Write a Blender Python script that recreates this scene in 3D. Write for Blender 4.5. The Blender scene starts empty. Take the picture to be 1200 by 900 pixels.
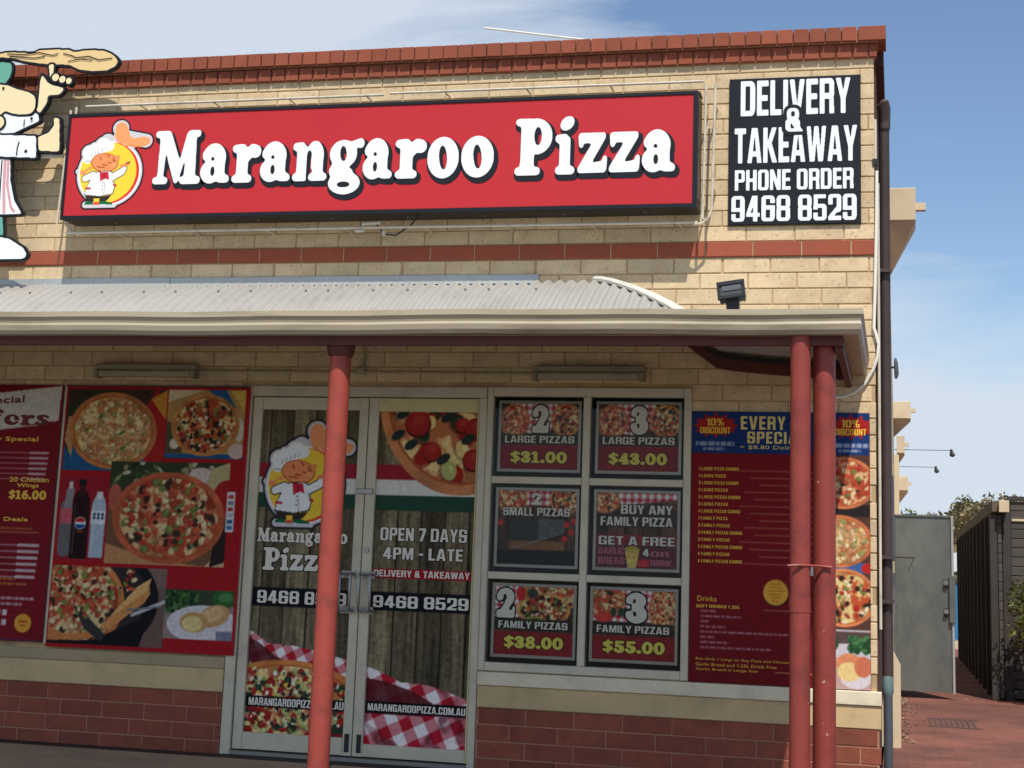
import bpy, math, random
import numpy as np
from mathutils import Matrix, Vector

random.seed(7)
PI = math.pi
scene = bpy.context.scene
COL = scene.collection

# ------------------------------------------------------------------ camera, sky, sun, exposure
cam_d = bpy.data.cameras.new("camera")
cam = bpy.data.objects.new("camera", cam_d)
COL.objects.link(cam)
cam_d.sensor_width = 36.0
cam_d.sensor_fit = 'HORIZONTAL'
cam_d.lens = 1843.114 / 1200 * 36
cam_d.shift_y = -(450 - 332.73) / 1200
cam_d.clip_start = 0.1
cam_d.clip_end = 3000
yaw, pitch, roll = -0.24312489, 0.18026221, -0.03595731
fw = Vector((math.sin(yaw) * math.cos(pitch), math.cos(yaw) * math.cos(pitch), math.sin(pitch)))
rt = Vector((math.cos(yaw), -math.sin(yaw), 0))
dn = fw.cross(rt)
c_, s_ = math.cos(roll), math.sin(roll)
r2 = c_ * rt + s_ * dn
d2 = -s_ * rt + c_ * dn
m = Matrix.Identity(4)
for i in range(3):
    m[i][0] = r2[i]
    m[i][1] = -d2[i]
    m[i][2] = -fw[i]
m[0][3], m[1][3], m[2][3] = 5.66195, -9.69258, 1.21281
cam.matrix_world = m
scene.camera = cam

SUN = Vector((0.35, -1.0, 1.66)).normalized()
sd = bpy.data.lights.new("sun", 'SUN')
sd.energy = 4.4
sd.angle = math.radians(0.5)
sd.color = (1.0, 0.94, 0.84)
sun = bpy.data.objects.new("sun", sd)
sun.rotation_euler = SUN.to_track_quat('Z', 'Y').to_euler()
COL.objects.link(sun)

world = bpy.data.worlds.new("World")
scene.world = world
world.use_nodes = True
wn, wl = world.node_tree.nodes, world.node_tree.links
wn.clear()
sky = wn.new("ShaderNodeTexSky")
sky.sky_type = 'NISHITA'
sky.sun_disc = False
sky.sun_elevation = math.asin(SUN.z)
sky.sun_rotation = math.atan2(SUN.x, SUN.y)
sky.air_density = 1.0
sky.dust_density = 0.3
sky.ozone_density = 3.0
tc = wn.new("ShaderNodeTexCoord")
mp = wn.new("ShaderNodeMapping")
mp.inputs['Scale'].default_value = (1.0, 1.0, 5.0)
mp.inputs['Rotation'].default_value = (0.0, 0.16, 0.0)
nz = wn.new("ShaderNodeTexNoise")
nz.inputs['Scale'].default_value = 3.4
nz.inputs['Detail'].default_value = 8
nz.inputs['Roughness'].default_value = 0.55
nz.inputs['Distortion'].default_value = 0.4
rmp = wn.new("ShaderNodeValToRGB")
rmp.color_ramp.elements[0].position = 0.44
rmp.color_ramp.elements[1].position = 0.74
rmp.color_ramp.elements[1].color = (0.95, 0.95, 0.95, 1)
# broad veil: clouds thicken towards the left (-X) and the horizon
sep = wn.new("ShaderNodeSeparateXYZ")
ma = wn.new("ShaderNodeMath"); ma.operation = 'MULTIPLY_ADD'
ma.inputs[1].default_value = -0.85; ma.inputs[2].default_value = -0.14
mb = wn.new("ShaderNodeMath"); mb.operation = 'ADD'
mz = wn.new("ShaderNodeMapRange")
mz.inputs['From Min'].default_value = 0.0; mz.inputs['From Max'].default_value = 0.24
mz.inputs['To Min'].default_value = 0.80; mz.inputs['To Max'].default_value = 0.0
mc = wn.new("ShaderNodeMath"); mc.operation = 'ADD'
wl.new(tc.outputs['Generated'], mp.inputs[0]); wl.new(mp.outputs[0], nz.inputs['Vector'])
wl.new(tc.outputs['Generated'], sep.inputs[0])
wl.new(sep.outputs[0], ma.inputs[0])
wl.new(nz.outputs[0], mb.inputs[0]); wl.new(ma.outputs[0], mb.inputs[1])
wl.new(sep.outputs[2], mz.inputs['Value'])
wl.new(mb.outputs[0], mc.inputs[0]); wl.new(mz.outputs[0], mc.inputs[1])
wl.new(mc.outputs[0], rmp.inputs[0])
mx = wn.new("ShaderNodeMix"); mx.data_type = 'RGBA'
mx.inputs['B'].default_value = (5.1, 5.7, 6.5, 1)
wl.new(rmp.outputs[0], mx.inputs['Factor']); wl.new(sky.outputs[0], mx.inputs['A'])
bg = wn.new("ShaderNodeBackground"); bg.inputs[1].default_value = 0.13
out = wn.new("ShaderNodeOutputWorld")
wl.new(mx.outputs['Result'], bg.inputs[0]); wl.new(bg.outputs[0], out.inputs[0])

scene.view_settings.view_transform = 'Standard'
scene.view_settings.look = 'None'
scene.view_settings.gamma = 1.0
scene.view_settings.exposure = 0.0
scene.cycles.max_bounces = 8
scene.cycles.transparent_max_bounces = 12


# ------------------------------------------------------------------ helpers
def lin(c):
    return tuple(((x / 255) / 12.92 if x / 255 <= 0.04045 else ((x / 255 + 0.055) / 1.055) ** 2.4) for x in c)


def material(name, col, rough=0.7, metal=0.0, var=0.0, vscale=6.0, bump=0.0, bscale=40.0, spec=0.5,
             dirt=None, dirt_amt=0.0, dscale=3.0, rnd=0.0, speck=0.0, stretch=(1, 1, 1), coat=0.0, chips=0.0):
    """procedural material in object space; col in sRGB 0-255"""
    mt = bpy.data.materials.new(name); mt.use_nodes = True
    n, l = mt.node_tree.nodes, mt.node_tree.links
    b = n['Principled BSDF']
    c = lin(col) + (1,)
    b.inputs['Roughness'].default_value = rough
    b.inputs['Metallic'].default_value = metal
    b.inputs['Specular IOR Level'].default_value = spec
    b.inputs['Coat Weight'].default_value = coat
    t = n.new('ShaderNodeTexCoord')
    oi = n.new('ShaderNodeObjectInfo')
    mpn = n.new('ShaderNodeMapping'); mpn.inputs['Scale'].default_value = stretch
    add = n.new('ShaderNodeVectorMath'); add.operation = 'ADD'
    sc = n.new('ShaderNodeVectorMath'); sc.operation = 'SCALE'; sc.inputs['Scale'].default_value = 37.0
    comb = n.new('ShaderNodeCombineXYZ')
    for k in range(3):
        l.new(oi.outputs['Random'], comb.inputs[k])
    l.new(comb.outputs[0], sc.inputs[0])
    l.new(t.outputs['Object'], add.inputs[0]); l.new(sc.outputs[0], add.inputs[1])
    l.new(add.outputs[0], mpn.inputs[0])
    vec = mpn.outputs[0]
    cur = None

    def mixc(fac, a, bcol, mode='MIX'):
        mm = n.new('ShaderNodeMix'); mm.data_type = 'RGBA'; mm.blend_type = mode
        if isinstance(fac, float): mm.inputs['Factor'].default_value = fac
        else: l.new(fac, mm.inputs['Factor'])
        if isinstance(a, tuple): mm.inputs['A'].default_value = a
        else: l.new(a, mm.inputs['A'])
        if isinstance(bcol, tuple): mm.inputs['B'].default_value = bcol
        else: l.new(bcol, mm.inputs['B'])
        return mm.outputs['Result']

    def noise(scale, detail=5, r=0.6):
        q = n.new('ShaderNodeTexNoise'); q.inputs['Scale'].default_value = scale
        q.inputs['Detail'].default_value = detail; q.inputs['Roughness'].default_value = r
        l.new(vec, q.inputs['Vector']); return q.outputs[0]

    def rng(v, a, bb, lo=0.0, hi=1.0):
        q = n.new('ShaderNodeMapRange'); l.new(v, q.inputs['Value'])
        q.inputs['From Min'].default_value = a; q.inputs['From Max'].default_value = bb
        q.inputs['To Min'].default_value = lo; q.inputs['To Max'].default_value = hi
        return q.outputs[0]
    cur = c
    if rnd:
        dk = tuple(x * (1 - rnd) for x in c[:3]) + (1,)
        lt = tuple(min(1, x * (1 + rnd)) for x in c[:3]) + (1,)
        g = n.new('ShaderNodeNewGeometry')
        w = n.new('ShaderNodeMath'); w.operation = 'ADD'
        l.new(oi.outputs['Random'], w.inputs[0]); l.new(g.outputs['Random Per Island'], w.inputs[1])
        fr = n.new('ShaderNodeMath'); fr.operation = 'FRACT'; l.new(w.outputs[0], fr.inputs[0])
        cur = mixc(fr.outputs[0], dk, lt)
    if var:
        f = rng(noise(vscale), 0.3, 0.7)
        dk = (1 - var,) * 3 + (1,); lt = (1 + var,) * 3 + (1,)
        v = mixc(f, dk, lt)
        cur = mixc(1.0, cur, v, 'MULTIPLY')
    if chips:
        cur = mixc(rng(noise(38.0, 2, 0.5), 0.745, 0.765, 0, chips), cur, lin((196, 170, 150)) + (1,))
    if speck:
        f = rng(noise(55.0, 2, 0.5), 0.62, 0.68)
        cur = mixc(rng(f, 0, 1, 0, speck), cur, tuple(x * 0.35 for x in c[:3]) + (1,))
    if dirt:
        f = rng(noise(dscale, 8, 0.65), 0.5, 0.72, 0.0, dirt_amt)
        cur = mixc(f, cur, lin(dirt) + (1,))
    if isinstance(cur, tuple): b.inputs['Base Color'].default_value = cur
    else: l.new(cur, b.inputs['Base Color'])
    if bump:
        bp = n.new('ShaderNodeBump'); bp.inputs['Strength'].default_value = bump
        bp.inputs['Distance'].default_value = 0.004
        l.new(noise(bscale, 6, 0.65), bp.inputs['Height']); l.new(bp.outputs[0], b.inputs['Normal'])
    return mt


M = {}
M['cream_brick'] = material('cream_brick', (216, 192, 154), 0.9, rnd=0.09, var=0.11, vscale=9, bump=0.5, bscale=60, speck=0.5,
                            dirt=(176, 142, 100), dirt_amt=0.4, dscale=5)
M['red_brick'] = material('red_brick', (142, 74, 54), 0.85, rnd=0.2, var=0.16, vscale=10, bump=0.4, bscale=50, dirt=(98, 60, 48), dirt_amt=0.5, speck=.3)
M['band_brick'] = material('band_brick', (158, 80, 56), 0.85, rnd=0.07, var=0.06, vscale=10, bump=0.2, bscale=50, dirt=(140, 78, 62), dirt_amt=0.35)
M['cap_brick'] = material('cap_brick', (146, 76, 53), 0.85, rnd=0.12, var=0.10, vscale=12, bump=0.3, bscale=50, dirt=(105, 60, 48), dirt_amt=0.4)
M['mortar'] = material('mortar', (188, 162, 122), 0.95, var=0.12, vscale=5, bump=0.4, bscale=80, dirt=(120, 95, 68), dirt_amt=0.6)
M['red_mortar'] = material('red_mortar', (172, 124, 98), 0.95, var=0.12, vscale=5, bump=0.4, bscale=80)
M['brown_wall'] = material('brown_wall', (84, 58, 50), 0.9, var=0.15, vscale=6, bump=0.4)
M['tan_render'] = material('tan_render', (205, 178, 132), 0.9, var=0.08, vscale=4, bump=0.25, bscale=30, dirt=(150, 130, 98), dirt_amt=0.5, dscale=5)
M['cream_render'] = material('cream_render', (214, 194, 162), 0.9, var=0.05, vscale=2, bump=0.2, dirt=(170, 150, 115), dirt_amt=0.4)
M['white_sill'] = material('white_sill', (228, 216, 186), 0.8, var=0.07, vscale=5, bump=0.2, dirt=(160, 152, 135), dirt_amt=0.45, dscale=6)
M['red_paint'] = material('red_paint', (162, 70, 58), 0.5, var=0.07, vscale=5, bump=0.08, dirt=(112, 56, 50), dirt_amt=0.7, dscale=7, spec=0.4, chips=.8)
M['red_paint_dark'] = material('red_paint_dark', (146, 62, 54), 0.5, var=0.07, vscale=5, bump=0.08, dirt=(96, 48, 44), dirt_amt=0.7, dscale=7, spec=0.4, chips=.8)
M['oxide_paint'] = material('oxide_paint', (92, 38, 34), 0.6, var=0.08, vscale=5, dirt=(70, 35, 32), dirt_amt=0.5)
M['gutter'] = material('gutter', (172, 160, 136), 0.45, var=0.04, vscale=3, dirt=(120, 106, 84), dirt_amt=0.75, dscale=4, stretch=(0.3, 2, 2))
M['roof'] = material('roof', (172, 170, 164), 0.5, metal=0.15, var=0.05, vscale=2, dirt=(138, 134, 124), dirt_amt=0.5, dscale=2.5)
M['flash'] = material('flash', (176, 180, 180), 0.45, metal=0.3, var=0.06, vscale=2, dirt=(140, 140, 135), dirt_amt=0.4)
M['white_metal'] = material('white_metal', (225, 222, 212), 0.5, var=0.04, dirt=(160, 150, 130), dirt_amt=0.4, dscale=8)
M['alu'] = material('alu', (206, 198, 174), 0.45, metal=0.1, var=0.05, vscale=3, dirt=(140, 138, 122), dirt_amt=0.4, dscale=5)
M['alu_yellow'] = material('alu_yellow', (216, 204, 152), 0.5, metal=0.05, var=0.06, vscale=3, dirt=(160, 148, 100), dirt_amt=0.4, dscale=5)
M['grey_frame'] = material('grey_frame', (150, 146, 138), 0.4, metal=0.5, var=0.04)
M['black'] = material('black', (26, 27, 30), 0.5, var=0.1, dirt=(60, 58, 54), dirt_amt=0.3)
M['black_gloss'] = material('black_gloss', (18, 24, 34), 0.6, var=0.05, spec=0.3)
M['dark'] = material('dark', (12, 12, 13), 0.9)
M['sign_red'] = material('sign_red', (192, 42, 50), 0.55, var=0.02, vscale=1.5, spec=0.3)
M['letter_white'] = material('letter_white', (240, 244, 246), 0.5, var=0.01)
M['tube'] = material('tube', (214, 204, 184), 0.4, var=0.08, vscale=4, dirt=(130, 118, 98), dirt_amt=0.5, dscale=12)
M['steel'] = material('steel', (150, 150, 146), 0.35, metal=0.8, var=0.06)
M['lamp_body'] = material('lamp_body', (150, 140, 118), 0.6, var=0.1, dirt=(50, 44, 36), dirt_amt=0.5)
M['lamp_lens'] = material('lamp_lens', (178, 166, 138), 0.35, var=0.08, dirt=(90, 80, 62), dirt_amt=0.5)
M['pipe_dark'] = material('pipe_dark', (72, 58, 56), 0.6, var=0.15, vscale=4, dirt=(45, 36, 36), dirt_amt=0.5, dscale=6)
M['pipe_grey'] = material('pipe_grey', (86, 92, 100), 0.5, metal=0.3, var=0.12, vscale=6, dirt=(60, 62, 66), dirt_amt=0.5)
M['verdigris'] = material('verdigris', (104, 128, 126), 0.7, var=0.25, vscale=20, dirt=(60, 80, 78), dirt_amt=0.7, dscale=20)
M['cable'] = material('cable', (238, 234, 222), 0.4)
M['galv'] = material('galv', (114, 117, 110), 0.42, metal=0.35, var=0.26, vscale=2.4, dirt=(84, 88, 86), dirt_amt=0.8, dscale=2.6, stretch=(1, 1, .5))
M['galv_edge'] = material('galv_edge', (176, 178, 174), 0.4, metal=0.3, var=0.06)
M['char_board'] = material('char_board', (78, 72, 66), 0.85, rnd=0.16, var=0.15, vscale=5, bump=0.3, stretch=(1, 1, 3))
M['char_post'] = material('char_post', (62, 58, 54), 0.85, rnd=0.1, var=0.15, bump=0.3)
M['brown_beam'] = material('brown_beam', (104, 92, 76), 0.85, var=0.12, bump=0.3)
M['blue_steel'] = material('blue_steel', (36, 122, 176), 0.5, var=0.05)
M['car_white'] = material('car_white', (226, 230, 236), 0.25, coat=0.5)
M['car_glass'] = material('car_glass', (50, 60, 72), 0.1)
M['tyre'] = material('tyre', (28, 28, 28), 0.9)
M['paving'] = None
M['gold'] = material('gold', (240, 192, 62), 0.6)
M['yellow'] = material('yellow', (244, 226, 90), 0.6)
M['cream_ink'] = material('cream_ink', (236, 214, 128), 0.6)
M['white_ink'] = material('white_ink', (236, 228, 214), 0.6)
M['maroon_ink'] = material('maroon_ink', (110, 24, 30), 0.6)
M['pink_ink'] = material('pink_ink', (190, 92, 120), 0.6)
M['red_ink'] = material('red_ink', (190, 34, 44), 0.6)
M['brown_ink'] = material('brown_ink', (120, 60, 30), 0.6)
M['dough'] = material('dough', (232, 200, 142), 0.6, var=0.02)
M['skin_ink'] = material('skin_ink', (240, 222, 176), 0.6, var=0.02)
M['teal'] = material('teal', (100, 168, 148), 0.6, var=0.02)
M['pink'] = material('pink', (214, 160, 168), 0.6)
M['bark'] = material('bark', (70, 60, 48), 0.9, var=0.2, bump=0.5)


def leafmat(name, a, b, rough=0.55):
    mt = bpy.data.materials.new(name); mt.use_nodes = True
    n, l = mt.node_tree.nodes, mt.node_tree.links
    g = n.new('ShaderNodeNewGeometry'); r = n.new('ShaderNodeValToRGB')
    r.color_ramp.elements[0].color = lin(a) + (1,); r.color_ramp.elements[1].color = lin(b) + (1,)
    l.new(g.outputs['Random Per Island'], r.inputs[0]); l.new(r.outputs[0], n['Principled BSDF'].inputs['Base Color'])
    n['Principled BSDF'].inputs['Roughness'].default_value = rough
    return mt


M['leaf_dark'] = leafmat('leaf_dark', (40, 54, 28), (128, 132, 58))
M['leaf_dry'] = leafmat('leaf_dry', (104, 96, 66), (158, 142, 106), 0.8)


def glassmat():
    mt = bpy.data.materials.new('glass'); mt.use_nodes = True
    n, l = mt.node_tree.nodes, mt.node_tree.links
    n.remove(n['Principled BSDF'])
    o = n['Material Output']
    tr = n.new('ShaderNodeBsdfTransparent'); tr.inputs[0].default_value = (0.95, 0.96, 0.95, 1)
    gl = n.new('ShaderNodeBsdfGlossy'); gl.inputs['Roughness'].default_value = 0.03
    fr = n.new('ShaderNodeFresnel'); fr.inputs[0].default_value = 1.22
    mxs = n.new('ShaderNodeMixShader')
    l.new(fr.outputs[0], mxs.inputs[0]); l.new(tr.outputs[0], mxs.inputs[1]); l.new(gl.outputs[0], mxs.inputs[2])
    l.new(mxs.outputs[0], o.inputs[0])
    return mt


M['glass'] = glassmat()


def printmat():
    mt = bpy.data.materials.new('print_colours'); mt.use_nodes = True
    n, l = mt.node_tree.nodes, mt.node_tree.links
    a = n.new('ShaderNodeVertexColor'); a.layer_name = 'Col'
    l.new(a.outputs['Color'], n['Principled BSDF'].inputs['Base Color'])
    n['Principled BSDF'].inputs['Roughness'].default_value = 0.6
    n['Principled BSDF'].inputs['Specular IOR Level'].default_value = 0.12
    return mt


M['print'] = printmat()


def pavingmat(name, base, dark, joint, bw, bh):
    mt = bpy.data.materials.new(name); mt.use_nodes = True
    n, l = mt.node_tree.nodes, mt.node_tree.links
    t = n.new('ShaderNodeTexCoord')
    br = n.new('ShaderNodeTexBrick')
    br.inputs['Scale'].default_value = 1.0
    br.inputs['Brick Width'].default_value = bw; br.inputs['Row Height'].default_value = bh
    br.inputs['Mortar Size'].default_value = 0.004
    br.inputs['Color1'].default_value = lin(base) + (1,); br.inputs['Color2'].default_value = lin(dark) + (1,)
    br.inputs['Mortar'].default_value = lin(joint) + (1,)
    l.new(t.outputs['Object'], br.inputs['Vector'])
    nn = n.new('ShaderNodeTexNoise'); nn.inputs['Scale'].default_value = 0.8; nn.inputs['Detail'].default_value = 9
    nn.inputs['Roughness'].default_value = 0.65
    l.new(t.outputs['Object'], nn.inputs['Vector'])
    r = n.new('ShaderNodeValToRGB'); r.color_ramp.elements[0].position = 0.38; r.color_ramp.elements[1].position = 0.66
    r.color_ramp.elements[0].color = (0.55, 0.55, 0.57, 1); r.color_ramp.elements[1].color = (1.15, 1.1, 1.08, 1)
    l.new(nn.outputs[0], r.inputs[0])
    mm = n.new('ShaderNodeMix'); mm.data_type = 'RGBA'; mm.blend_type = 'MULTIPLY'; mm.inputs['Factor'].default_value = 1
    l.new(br.outputs[0], mm.inputs['A']); l.new(r.outputs[0], mm.inputs['B'])
    l.new(mm.outputs['Result'], n['Principled BSDF'].inputs['Base Color'])
    n['Principled BSDF'].inputs['Roughness'].default_value = 0.85
    bp = n.new('ShaderNodeBump'); bp.inputs['Strength'].default_value = 0.4; bp.inputs['Distance'].default_value = 0.004
    l.new(br.outputs['Fac'], bp.inputs['Height']); bp.invert = True
    l.new(bp.outputs[0], n['Principled BSDF'].inputs['Normal'])
    return mt


M['paving'] = pavingmat('paving', (138, 86, 70), (124, 78, 66), (108, 70, 60), 0.23, 0.115)
M['footpath'] = pavingmat('footpath', (62, 52, 46), (56, 47, 42), (46, 41, 37), 0.23, 0.115)
M['asphalt'] = material('asphalt', (116, 110, 98), 0.9, var=0.15, vscale=0.6, bump=0.6, bscale=60)


class MB:
    """collects shapes in world coordinates; build() links them as ONE object"""
    def __init__(s): s.v, s.f = [], []

    def add(s, v, f):
        o = len(s.v); s.v += [tuple(p) for p in v]; s.f += [tuple(i + o for i in q) for q in f]; return s

    def box(s, x0, x1, y0, y1, z0, z1, ch=0.0):
        if not ch:
            v = [(x, y, z) for x in (x0, x1) for y in (y0, y1) for z in (z0, z1)]
            return s.add(v, [(0, 1, 3, 2), (4, 6, 7, 5), (0, 4, 5, 1), (2, 3, 7, 6), (0, 2, 6, 4), (1, 5, 7, 3)])
        # chamfer on all vertical-plane edges seen from -Y (front) : simple 8+8 loop box
        c = ch
        v = []
        for (yy, k) in ((y0, c), (y0 + c, 0), (y1, 0)):
            v += [(x0 + k, yy, z0 + k), (x1 - k, yy, z0 + k), (x1 - k, yy, z1 - k), (x0 + k, yy, z1 - k)]
        f = [(0, 1, 2, 3), (11, 10, 9, 8)]
        for a in (0, 4):
            for i in range(4):
                j = (i + 1) % 4
                f.append((a + i, a + 4 + i, a + 4 + j, a + j))
        return s.add(v, f)

    def prism_xz(s, poly, y0, y1):
        n = len(poly)
        v = [(x, y0, z) for x, z in poly] + [(x, y1, z) for x, z in poly]
        f = [tuple(range(n)), tuple(range(2 * n - 1, n - 1, -1))] + [(i, i + n, (i + 1) % n + n, (i + 1) % n) for i in range(n)]
        return s.add(v, f)

    def prism_yz(s, poly, x0, x1):
        n = len(poly)
        v = [(x0, y, z) for y, z in poly] + [(x1, y, z) for y, z in poly]
        f = [tuple(range(n)), tuple(range(2 * n - 1, n - 1, -1))] + [(i, i + n, (i + 1) % n + n, (i + 1) % n) for i in range(n)]
        return s.add(v, f)

    def tube(s, pts, r, n=8, caps=True):
        pts = [Vector(p) for p in pts]; rs = r if isinstance(r, (list, tuple)) else [r] * len(pts)
        v = []; prev = None
        for i, p in enumerate(pts):
            d = (pts[min(i + 1, len(pts) - 1)] - pts[max(i - 1, 0)]).normalized()
            if prev is None:
                a = Vector((0, 0, 1)) if abs(d.z) < 0.9 else Vector((1, 0, 0))
                u = d.cross(a).normalized()
            else:
                u = (prev - d * prev.dot(d)).normalized()
            prev = u; w = d.cross(u)
            v += [p + rs[i] * (math.cos(2 * PI * k / n) * u + math.sin(2 * PI * k / n) * w) for k in range(n)]
        f = []
        for i in range(len(pts) - 1):
            for k in range(n):
                k2 = (k + 1) % n
                f.append((i * n + k, i * n + k2, (i + 1) * n + k2, (i + 1) * n + k))
        if caps:
            f.append(tuple(range(n - 1, -1, -1))); f.append(tuple((len(pts) - 1) * n + k for k in range(n)))
        return s.add(v, f)

    def build(s, name, m_, parent=None, smooth=False, base=False, **props):
        me = bpy.data.meshes.new(name)
        V = np.array(s.v, float)
        lo, hi = V.min(0), V.max(0); c = (lo + hi) / 2
        if base: c[2] = lo[2]
        me.from_pydata([tuple(q) for q in (V - c)], [], s.f); me.materials.append(m_)
        if smooth:
            me.shade_smooth()
            if hasattr(me, 'set_sharp_from_angle'): me.set_sharp_from_angle(angle=math.radians(40))
        me.update()
        return link(name, me, c, parent, **props)


WORLD = {}


def link(name, me, loc, parent=None, **props):
    o = bpy.data.objects.new(name, me); COL.objects.link(o)
    w = Vector(loc); WORLD[o.name] = w
    if parent is not None:
        o.parent = parent; o.location = w - WORLD[parent.name]
    else:
        o.location = w
    for k, v in props.items(): o[k] = v
    return o


def thing(name, label, cat, loc, group=None):
    o = link(name, None, loc)
    o.empty_display_size = 0.1
    o['label'] = label; o['category'] = cat
    if group: o['group'] = group
    return o


def tag(o, label, cat, group=None):
    o['label'] = label; o['category'] = cat
    if group: o['group'] = group
    return o


def structure(name, mb, m_, **k):
    return mb.build(name, m_, kind='structure', **k)


# ---------------------------------------------------- raster print on a vertex grid
def vnoise(nz_, nx_, cell, seed, octv=3, stretch=(1, 1)):
    r = np.random.RandomState(seed); out_ = np.zeros((nz_, nx_)); amp = 1.0; tot = 0
    for o in range(octv):
        cz, cx = max(1.0, cell * stretch[1] / 2 ** o), max(1.0, cell * stretch[0] / 2 ** o)
        gz, gx = int(nz_ / cz) + 3, int(nx_ / cx) + 3
        g = r.rand(gz, gx)
        a, b = np.arange(nz_) / cz, np.arange(nx_) / cx
        ia, ib = a.astype(int), b.astype(int); fa, fb = (a - ia)[:, None], (b - ib)[None]
        fa, fb = fa * fa * (3 - 2 * fa), fb * fb * (3 - 2 * fb)
        q = (g[np.ix_(ia, ib)] * (1 - fa) * (1 - fb) + g[np.ix_(ia + 1, ib)] * fa * (1 - fb)
             + g[np.ix_(ia, ib + 1)] * (1 - fa) * fb + g[np.ix_(ia + 1, ib + 1)] * fa * fb)
        out_ += q * amp; tot += amp; amp *= 0.55
    return out_ / tot


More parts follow.
